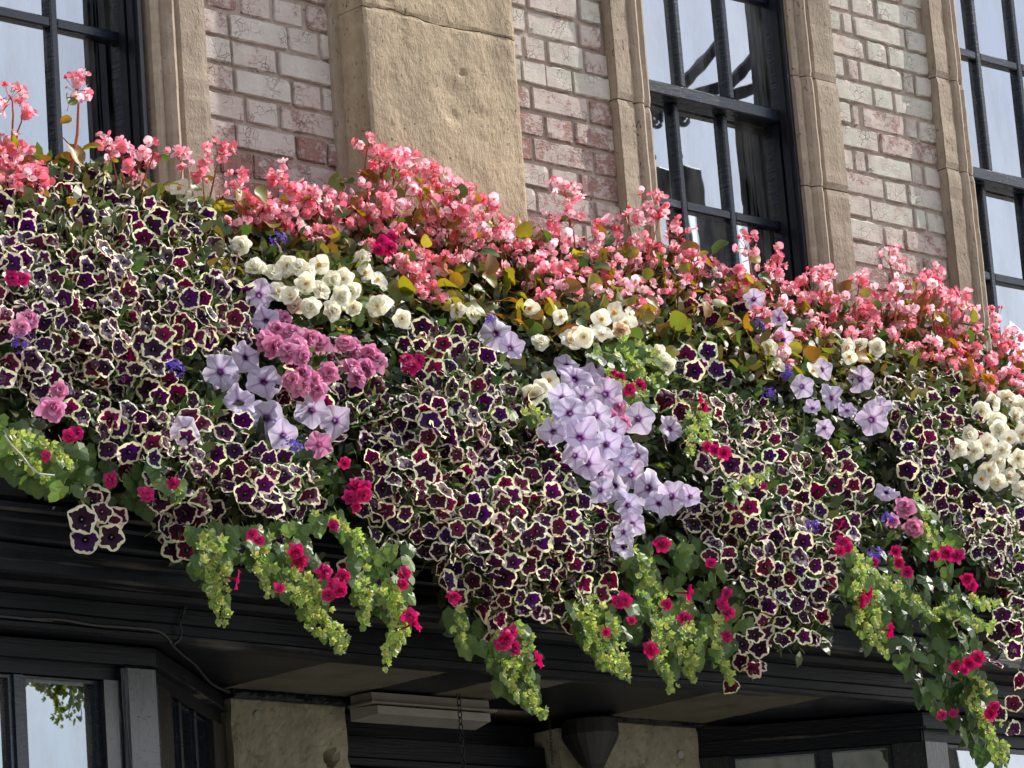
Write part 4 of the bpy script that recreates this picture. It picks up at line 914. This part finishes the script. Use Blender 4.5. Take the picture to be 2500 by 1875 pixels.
white_plant('wilting white and cream begonias above the lilac cascade', [(1145, 668, 46), (1212, 685, 36), (1325, 675, 46), (1348, 700, 48), (1262, 728, 46), (1230, 738, 44), (1300, 722, 44), (1165, 742, 40), (1020, 680, 36), (870, 690, 38), (990, 672, 32), (1300, 690, 42), (1360, 680, 36)], 5, 1.05, [(1250, 720), (1340, 712)])
white_plant('two cream begonia blooms at the head of the lilac cascade', [(1185, 822, 46), (1150, 850, 50), (1168, 838, 40)], 3, 1.05)
white_plant('white begonias leaning out beside the upright green vine', [(1420, 762, 40), (1440, 790, 42), (1432, 775, 34)], 4)
white_plant('small cream begonias under the pink ones, right of centre', [(1830, 750, 44), (1895, 752, 46), (1755, 803, 46), (1690, 762, 40), (1662, 752, 40), (1835, 770, 40), (1860, 745, 34), (1680, 790, 34)], 5)
white_plant('big bank of white begonias at the right edge of the picture', [(2140, 870), (2172, 860), (2192, 900), (2152, 910), (2180, 950), (2130, 960), (2200, 990), (2152, 1000), (2100, 975), (2180, 1032), (2205, 1060), (2210, 940), (2160, 930), (2120, 890), (2190, 870), (2165, 975), (2135, 1015), (2212, 1010), (2090, 940), (2070, 970), (2205, 880), (2120, 1035), (2155, 1045)], 2, 1.15)
white_plant('lone white begonia bloom in front of the left stone surround', [(388, 408, 46), (395, 420, 36)], 3)

# ---- pink begonias
def heads_of(plant, heads, dens, poly_leaf, base_u):
    pass
HEADS = [(165, 190, 2), (20, 205, 1), (45, 250, 1), (18, 330, 1), (50, 380, 1), (25, 400, 1), (75, 385, 1), (235, 322, 1), (262, 330, 1), (330, 325, 1), (282, 372, 0), (300, 350, 0), (390, 345, 0), (470, 332, 1), (432, 372, 0), (600, 370, 0), (512, 395, 0), (515, 420, 0), (790, 312, 1), (830, 340, 1), (865, 350, 1), (885, 355, 0), (940, 372, 1), (1220, 415, 2), (1405, 442, 2), (1358, 482, 1), (1465, 505, 2), (1312, 495, 1), (1610, 530, 1), (1662, 560, 1), (1675, 575, 0), (1780, 602, 1), (1920, 562, 2), (2012, 597, 1), (1855, 612, 1), (2085, 655, 1), (2150, 692, 1), (2190, 735, 1), (2050, 640, 0), (655, 420, 1), (700, 432, 1), (730, 440, 1), (1420, 470, 0), (1740, 610, 1), (1590, 600, 1), (1960, 600, 0), (1015, 420, 1), (1050, 445, 1), (1000, 440, 1)]
PINKPOLY = [[(470, 470), (560, 440), (640, 415), (760, 430), (770, 370), (830, 335), (900, 365), (960, 395), (1080, 470), (1160, 490), (1230, 470), (1330, 510), (1440, 530), (1520, 560), (1600, 600), (1740, 620), (1900, 625), (2010, 620), (2100, 680), (2230, 770), (2230, 860), (2120, 830), (2060, 790), (1950, 770), (1820, 740), (1690, 720), (1580, 650), (1450, 640), (1390, 680), (1310, 650), (1180, 650), (1080, 585), (960, 575), (890, 610), (830, 560), (740, 520), (620, 510), (520, 500)],
            [(-40, 310), (40, 320), (80, 380), (60, 400), (-40, 410)], [(860, 590), (960, 580), (950, 640), (880, 640)], [(1640, 730), (1720, 740), (1700, 790), (1640, 780)], [(2050, 790), (2230, 850), (2230, 900), (2100, 830)]]
BASES = [(20, 400, 'pink begonia against the left window, at the left edge of the picture'), (150, 420, 'tall pink begonia stalk standing alone against the left window'), (290, 430, 'pink begonia at the foot of the dark frame of the left window'), (430, 470, 'slender pink begonia in front of the stone surround of the left window'), (570, 520, 'pink begonia in front of the left brick panel'), (690, 540, 'pink begonia over the white begonia cluster'), (810, 520, 'tallest bushy pink begonia, at the left edge of the stone pier'), (960, 560, 'pink begonia spreading across the foot of the stone pier'), (1110, 590, 'pink begonia below the middle brick panel, left half'), (1230, 600, 'pink begonia with one upright head before the middle brick panel'), (1390, 640, 'pink begonia in front of the stone surround left of the middle window'), (1510, 660, 'coral begonia with bronze leaves in front of the middle window'), (1640, 720, 'pink begonia at the right-hand frame of the middle window'), (1790, 740, 'pink begonia at the foot of the surround right of the middle window'), (1930, 750, 'pink begonia in front of the right brick panel'), (2060, 790, 'dense pink begonia under the surround of the right-hand window'), (2180, 850, 'coral begonia in the right corner below the right-hand window')]
hp = list(HEADS)
for q, poly in enumerate(PINKPOLY):
    for (u, v) in scatter(poly, 28, 30, [(520, 532, 20), (615, 575, 30), (840, 530, 28)]): hp.append((u, v, random.choice([0, 0, 0, 1, -1])))
plants_b = [empty('pink_begonia', at(u, v+60, -.20), lab, 'begonia', 'pink begonias along the top') for u, v, lab in BASES]
def begYs(u, v): return min(-.20, max(-.52, Ysurf(u, v)))
for (u, v, big) in hp:
    i = min(range(len(BASES)), key=lambda k: abs(BASES[k][0]-u)+.2*abs(BASES[k][1]-v)); pl = plants_b[i]; bu, bv, _ = BASES[i]
    Y = begYs(u, v)+random.uniform(-.05, .06) if big != 2 else -.20; c = at(u, v, Y)
    # stem
    down = random.uniform(70, 130) if v < bv-40 else random.uniform(30, 60)
    q = at(u+(bu-u)*.45+random.uniform(-14, 14), v+down, Y+.03); mid = (c+q)/2+rv()*.008
    r = .0042 if big == 2 else .0026 if big == 1 else .0018
    if big == 2: q = at(bu+random.uniform(-8, 8), bv-10, Y+.01); mid = (c+q)/2+Vector((.016, 0, .01)); mid += rv()*.006
    hm = MB(); hm.tube([tuple(c), tuple(c*.7+mid*.3+Vector((.006, 0, 0))), tuple(mid), tuple(q)], [r*.6, r*.8, r, r*1.15], 5, jit((.42, .12, .065), .25))
    nf = {2: 16, 1: 11, 0: 9, -1: 6}[big]; Rh = {2: .046, 1: .038, 0: .031, -1: .024}[big]; fl = []
    for k in range(nf):
        d = (rv()+Vector((0, -.35, .25))).normalized(); p = c+d*Rh*random.uniform(.55, 1.15); fl.append((p, d))
        hm.tube([tuple(c-Vector((0, 0, Rh*.3))), tuple(p)], .0009, 3, (.52, .16, .10))
    head = part('flower_head', mats(hm.mesh('flower_head'), 'stem_tissue'), pl)
    for p, d in fl:
        n = (d*.6+(CAM-p).normalized()*.45+rv()*.5+Vector((0, 0, .1))).normalized()
        part('floret', random.choice(BEG if random.random() < .87 else BUDS), head, loc=p, rot=facing(n), scale=random.uniform(.75, 1.15))
lp = [(150, 225, .7), (130, 262, .55), (740, 390, 1.0), (520, 410, .9), (150, 310, 1.1), (175, 325, 1), (95, 345, 1.1), (110, 360, 1), (1540, 545, 1), (1470, 580, 1.3), (1490, 560, 1.1), (1440, 600, 1.2), (1500, 610, 1.3), (1620, 560, .8), (455, 390, .8), (500, 440, 1.1), (480, 460, 1.1), (2000, 640, 1), (730, 550, .9), (760, 395, .9)]
for q, poly in enumerate(PINKPOLY): lp += [(u, v, random.uniform(.6, 1.05)) for (u, v) in scatter(poly, 27, 30)]
lp += [(u, v, random.uniform(.6, 1.05)) for (u, v) in scatter([(100, 340), (330, 330), (440, 380), (500, 440), (430, 420), (340, 400), (240, 350)], 40, 30)] if True else [(u, v, 1) for (u, v) in scatter([(100, 380), (330, 330), (440, 400), (520, 470), (430, 450), (340, 430), (200, 400)], 40, 30)]
lp += [(u, v, random.uniform(.7, 1.1)) for (u, v) in scatter([(820, 560), (960, 570), (1200, 610), (1400, 640), (1560, 660), (1700, 730), (1860, 750), (1850, 800), (1680, 820), (1560, 760), (1440, 720), (1200, 720), (1050, 680), (860, 660)], 25, 30)]
for (u, v, s) in lp:
    i = min(range(len(BASES)), key=lambda k: abs(BASES[k][0]-u)+.2*abs(BASES[k][1]-v))
    p = at(u, v, begYs(u, v)+random.uniform(-.055, .07)); n = (Vector((.1, -.6, .45))+rv()*.75).normalized()
    part('leaf', random.choice(BLF), plants_b[i], loc=p, rot=facing(n), scale=s)
# extra coarse greenery low in the begonia row, joined per plant
for pl, (bu, bv, _) in zip(plants_b, BASES):
    m = MB()
    for _ in range(130 if bu < 480 else 420):
        u, v = random.gauss(bu, 62), bv+random.uniform(-60, 120)
        if vpar(u, v) < .02: continue
        p = at(u, v, begYs(u, v)+random.uniform(.03, .2)); blade(m, p, Vector((0, -.3, .4))+rv(), nbase(u, v)+rv()*.6, random.uniform(.04, .075), random.uniform(.02, .036), jit(random.choice([(.07, .085, .025), (.11, .085, .025), (.05, .07, .02), (.15, .13, .035)]), .25))
    part('undergrowth', mats(m.mesh('undergrowth'), 'leaf_tissue'), pl, kind='stuff')

# ---- cerise flowered trailing vines
VG = 'green trailing vines'
def vine(label, strands, polys=(), reds=(), trumpets=(), dens=30, tone=0, lsc=1.0, dy=-.02):
    u0, v0 = strands[0][0] if strands else polys[0][0]
    root = empty('trailing_vine', surf(u0, v0, .1), label, 'vine', VG); st = MB(); hm = MB(); nb = 0
    def add_leaf(u, v, s, d=0, tip=False):
        p = surf(u, v, dy+d); n = (nbase(u, v)*.7+(CAM-p).normalized()*.35+rv()*.5).normalized()
        if tip: msh = random.choice([VLF[2], VLF[4], VLF[4]])
        elif tone < 0: msh = random.choice([VLF[0], VLF[3], VLF[3], VLF[5]])
        else: msh = random.choice(VLF[:3] + [VLF[5]])
        part('leaf', msh, root, loc=p, rot=hang(n), scale=s*lsc)
    for poly in polys:
        for (u, v) in scatter(poly, dens*.8, 30): add_leaf(u, v, random.uniform(.75, 1.1), random.uniform(0, .07))
        for (u, v) in scatter(poly, dens*.8, 20): 
            p = surf(u, v, dy+random.uniform(.06, .16)); blade(hm, p, Vector((0, -.2, -.6))+rv()*.8, nbase(u, v)+rv()*.4, random.uniform(.03, .05), random.uniform(.02, .034), jit((.05, .09, .028), .25))
    for S_ in strands:
        L = [math.dist(a, b) for a, b in zip(S_[:-1], S_[1:])]; T = sum(L); cum = np.concatenate([[0], np.cumsum(L)]); pts = []
        X = [p[0] for p in S_]; Yv = [p[1] for p in S_]; q = 0
        while q < T:
            f = q/T; u = np.interp(q, cum, X)+5*math.sin(q/19+S_[0][0]); v = np.interp(q, cum, Yv)
            pts.append(tuple(surf(u, v, dy-.005)))
            w = 20*(1-f)+6
            for _q in range(1 if random.random() < .7 else 2): add_leaf(u+random.uniform(-w, w), v+random.uniform(-6, 6), (1.0-.62*f)*random.uniform(.8, 1.1), random.uniform(-.02, .03), f > .6)
            for _ in range(2 if f > .25 else 1):
                if random.random() < .95:
                    a = surf(u+random.gauss(0, 5+6*(1-f)), v+random.gauss(0, 6), dy-.03); hop(hm, a, (nbase(u, v)+(CAM-a).normalized()*.4+rv()*.7).normalized(), random.uniform(.012, .019)*(1-.4*f), random.choice([(.42, .50, .13), (.34, .43, .11), (.48, .53, .16), (.28, .38, .10)]))
            q += 11
        if len(pts) > 1: st = MB(); st.tube(pts, .0016, 4, (.22, .28, .09)); part('stem', mats(st.mesh('stem', True), 'leaf_tissue'), root)
    if hm.v: part('calyx', mats(hm.mesh('calyx'), 'leaf_tissue'), root, kind='stuff')
    for it in reds:
        u, v = it[:2]; p = surf(u, v, dy-.05); part('flower', random.choice(CER), root, loc=p, rot=facing(((CAM-p).normalized()+nbase(u, v)*.3+rv()*.35).normalized()), scale=(it[2] if len(it) > 2 else 1.0)*random.uniform(.9, 1.1))
    for it in trumpets:
        u, v, dx, dz = it; p = surf(u, v, dy-.05); part('flower', random.choice(REDT), root, loc=p, rot=facing(Vector((dx, -.45, dz)).normalized()), scale=1.0)
    return root
vine('leafy light green vine spilling over the cornice at the far left', [[(10, 930), (60, 990), (105, 1045)], [(60, 940), (110, 970), (150, 1010)]], [[(-30, 880), (60, 900), (120, 950), (200, 960), (190, 1050), (110, 1050), (0, 1010), (-30, 980)]], [(150, 942), (166, 935), (240, 1036, 1.05), (318, 1068, 1.05), (100, 985, .7)], dens=30)
vine('small leaves with cerise flowers under the left hanging petunias', [[(380, 1040), (390, 1075)]], [[(200, 1000), (330, 990), (390, 1050), (330, 1090), (210, 1070)]], [(375, 1045, .9), (25, 600, 1.1), (50, 602, .9)], dens=36, tone=-1)
vine('first vine hanging over the black fascia from the left', [[(455, 1150), (450, 1230), (465, 1300), (482, 1345)], [(470, 1170), (475, 1260), (490, 1330)]], [[(410, 1140), (520, 1120), (510, 1200), (470, 1260), (425, 1240)]], [(545, 1155, .9), (560, 1165, .8)], [(515, 1252, .7, -.2)], dens=28, lsc=.85, dy=-.12)
vine('short vine with cerise flowers right of the first hanging one', [[(560, 1160), (570, 1230), (580, 1280)]], [[(520, 1130), (680, 1130), (640, 1215), (550, 1230)]], [(640, 1192, 1.05), (648, 1212, 1.05), (605, 1270, .8)], dens=28, lsc=.85, dy=-.12)
vine('thick yellow-green vine pointing down right over the fascia', [[(620, 1180), (655, 1270), (700, 1340), (745, 1410)], [(640, 1230), (690, 1300), (735, 1370), (750, 1405)], [(600, 1230), (660, 1320), (705, 1380)]], [[(600, 1160), (700, 1190), (725, 1290), (690, 1310), (630, 1260)]], [(720, 1135, .8), (742, 1245, 1.1), (722, 1265, 1.1), (702, 1236, 1.1), (710, 1285, 1.0), (735, 1275, 1)], dens=28, lsc=.85, dy=-.12)
vine('pair of vines with cerise flowers above the bulkhead lamp', [[(790, 1230), (780, 1300), (790, 1350)], [(850, 1250), (850, 1340), (840, 1440)], [(870, 1280), (865, 1350), (850, 1420)], [(700, 1110), (760, 1150), (790, 1200)]], [[(740, 1150), (890, 1180), (880, 1270), (845, 1330), (780, 1280)]], [(875, 1240, 1.1), (885, 1330, 1.05), (870, 1262, .9), (745, 1000, .9), (770, 1050, 1.1), (785, 1070, 1.15), (755, 1075, 1), (790, 1050, 1.0), (770, 1095, .8)], [(900, 1345, .8, .35)], dens=29, lsc=.85, dy=-.12)
vine('longest central vine, its tip pointing down to the right of the bulkhead lamp', [[(1080, 1380), (1090, 1440), (1130, 1500), (1182, 1545)], [(1110, 1400), (1130, 1460), (1160, 1520)], [(990, 1320), (1000, 1390)], [(1130, 1350), (1140, 1400)]], [[(960, 1320), (1040, 1340), (1070, 1410), (1000, 1400)], [(1060, 1400), (1150, 1410), (1170, 1500), (1130, 1510), (1070, 1470)]], [(980, 1290, .95), (1085, 1390, 1.25), (1105, 1365, 1.1), (1110, 1400, 1.2), (1095, 1378, 1.2)], [(1165, 1425, .9, .35)], dens=27)
vine('yellow-green vine with many papery calyces hanging right of the middle mound', [[(1265, 1290), (1280, 1360), (1320, 1430), (1355, 1465)], [(1300, 1310), (1330, 1390), (1358, 1450)], [(1250, 1310), (1290, 1400), (1340, 1450)]], [[(1230, 1330), (1330, 1300), (1350, 1420), (1300, 1420)]], [(1350, 1297, 1.1), (1335, 1300, .9), (1310, 1365, .7), (1365, 1340, .7)], dens=28)
vine('broad curtain of vine above the right stone pillar, dotted with cerise flowers', [[(1390, 1220), (1410, 1330), (1430, 1430), (1452, 1490)], [(1480, 1300), (1500, 1390), (1500, 1465)], [(1460, 1320), (1470, 1400), (1490, 1460)], [(1540, 1340), (1560, 1420), (1582, 1475)], [(1370, 1190), (1400, 1250), (1440, 1290)]], [[(1350, 1190), (1490, 1140), (1590, 1250), (1620, 1330), (1580, 1410), (1500, 1420), (1410, 1430), (1360, 1320)]], [(1430, 1175, 1.15), (1440, 1305, 1), (1480, 1335, 1), (1570, 1280, 1), (1575, 1322, 1.05), (1560, 1302, 1), (1405, 1402, 1.15), (1570, 1375, 1.0), (1535, 1215, .8)], [(1490, 1282, .9, -.1)], dens=29)
vine('vine with scarlet trumpets right of the right-middle petunia mound', [[(1840, 1230), (1860, 1320), (1880, 1380), (1912, 1412)], [(1870, 1230), (1885, 1310), (1900, 1370)], [(1940, 1270), (1990, 1318), (2030, 1335)], [(1850, 1190), (1880, 1240), (1920, 1260)]], [[(1810, 1250), (1880, 1190), (1960, 1210), (1950, 1320), (1880, 1380), (1830, 1330)]], [(1820, 1170, 1), (1830, 1182, 1), (1935, 1190, 1), (1942, 1215, 1), (1960, 1235, 1), (1815, 1190, .8), (1890, 1215, .7)], [(1865, 1298, .9, -.2), (1880, 1285, .8, -.3), (1925, 1362, .9, -.1), (1815, 1140, .6, -.5)], dens=29)
vine('dark broad-leaved vine hanging lowest at the right, over the right bay window', [[(2060, 1290), (2110, 1298), (2160, 1300)], [(2090, 1420), (2110, 1520), (2150, 1600), (2175, 1650)], [(2100, 1480), (2130, 1570), (2150, 1640)], [(2030, 1310), (2090, 1340), (2150, 1350)]], [[(1940, 1260), (2060, 1220), (2110, 1330), (2120, 1450), (2150, 1560), (2165, 1640), (2110, 1625), (2050, 1560), (1975, 1480), (1925, 1400)]], [(2045, 1195, 1.1), (2068, 1200, 1.15), (2090, 1250, 1), (2100, 1265, 1.05), (2065, 1440, 1.1), (2095, 1432, 1.1), (2112, 1420, 1.1), (2035, 1545, .9), (2060, 1540, .8), (2140, 1542, 1), (2148, 1525, 1), (2085, 1445, .9), (2020, 1200, .9)], dens=31, tone=-1, lsc=1.15)
vine('upright light green vine pushing up between the cream begonias and the lilac cascade', [[(1300, 760), (1360, 780), (1420, 830)], [(1350, 740), (1400, 760), (1440, 820)], [(1300, 800), (1340, 830), (1400, 850)]], [[(1280, 735), (1400, 735), (1450, 830), (1420, 880), (1330, 860), (1290, 790)]], [(1340, 815, .9), (1382, 832, 1), (1360, 842, 1), (1325, 805, .6)], dens=26, dy=-.03)
vine('pale green shoot with a scarlet trumpet right of the lilac cascade', [[(1490, 880), (1500, 930), (1490, 980)], [(1510, 870), (1525, 930), (1535, 980)], [(1130, 890), (1190, 905)]], [[(1470, 880), (1530, 860), (1540, 950), (1490, 970)]], [(1530, 965, 1), (1545, 972, 1), (1565, 978, 1)], [(1515, 865, .6, -.1), (1525, 885, .8, -.1)], dens=28, dy=-.03)
vine('green shoots through the gap beside the right mauve double flowers', [[(1960, 1080), (2000, 1130), (2040, 1190)], [(1570, 1060), (1620, 1030), (1660, 1020)]], [[(1970, 1080), (2050, 1120), (2080, 1200), (1990, 1190)]], [(1650, 1050, .6)], dens=27)
flower_plant('cerise_petunia', 'bright cerise double flowers among the pink begonias by the stone pier', 'petunia', [(825, 522, 46), (842, 535, 46), (845, 512, 40), (818, 540, 36)], CER, None, 1.1, .4, 4)
flower_plant('cerise_petunia', 'bright cerise double flowers at the top left of the middle mound', 'petunia', [(878, 778, 46), (892, 790, 46), (905, 778, 40), (880, 795, 38)], CER, None, 1.1, .4, 4)

# ---- small verbenas
def verbena(label, u, v, s=1.0):
    t = empty('verbena', surf(u, v, .1), label, 'verbena', 'small blue-violet verbenas'); m = MB(); c = surf(u, v, -.05)
    for k in range(26):
        d = (rv()+Vector((0, -.5, .3))).normalized(); p = c+d*.022*s*random.uniform(.6, 1.1)
        for i in range(5):
            q = facing(d); tt = 2*math.pi*i/5; a = q @ Vector((math.cos(tt)*.007, math.sin(tt)*.007, .001)); b = q @ Vector((math.cos(tt+.5)*.004, math.sin(tt+.5)*.004, 0)); b2 = q @ Vector((math.cos(tt-.5)*.004, math.sin(tt-.5)*.004, 0))
            m.add([tuple(p), tuple(p+b*s), tuple(p+a*s), tuple(p+b2*s)], [(0, 1, 2, 3)], jit((.17, .10, .50), .3))
    part('flower_head', mats(m.mesh('flower_head'), 'petal_tissue'), t)
    g = MB(); g.tube([tuple(c), tuple(surf(u+8, v+40, .12))], .0016, 4, (.12, .15, .05)); part('stem', mats(g.mesh('stem'), 'leaf_tissue'), t)
for lab, u, v, s in (('blue-violet verbena head just above the white begonias', 600, 520, 1.1), ('blue-violet verbena at the left edge of the left mound', 45, 738, 1.2), ('blue-violet verbena tuft beside the left lilac petunias', 374, 800, 1.3), ('blue-violet verbena below the lowest left lilac flower', 630, 968, 1.2), ('blue-violet verbena left of the right lilac group', 1698, 805, 1.1), ('blue-violet verbena peeping out below the right lilac group', 1755, 1135, 1.0), ('blue-violet verbena between the scattered dark petunias and the right lilac group', 1660, 850, 1.0), ('blue-violet verbena among the scarlet trumpets low right', 1888, 1200, 1.2), ('blue-violet verbena at the shoulder of the lone large lilac petunia', 1055, 690, .9), ('blue-violet verbena next to the raised lilac pair', 1640, 705, 1.0), ('blue-violet verbena above the mauve double flowers', 1915, 1120, 1.0)):
    verbena(lab, u, v, s)
# ---- pale dry stem at the far left
m = MB(); dp = [tuple(surf(u, v, -.07)) for u, v in ((10, 940), (25, 962), (48, 985), (65, 1008), (85, 1024), (118, 1027))]; m.tube(dp, .0022, 5)
solid('dry_stem', mats(m.mesh('dry_stem', True), 'dry_stem'), 'pale dry stem curving over the leaves at the far left', 'stem')
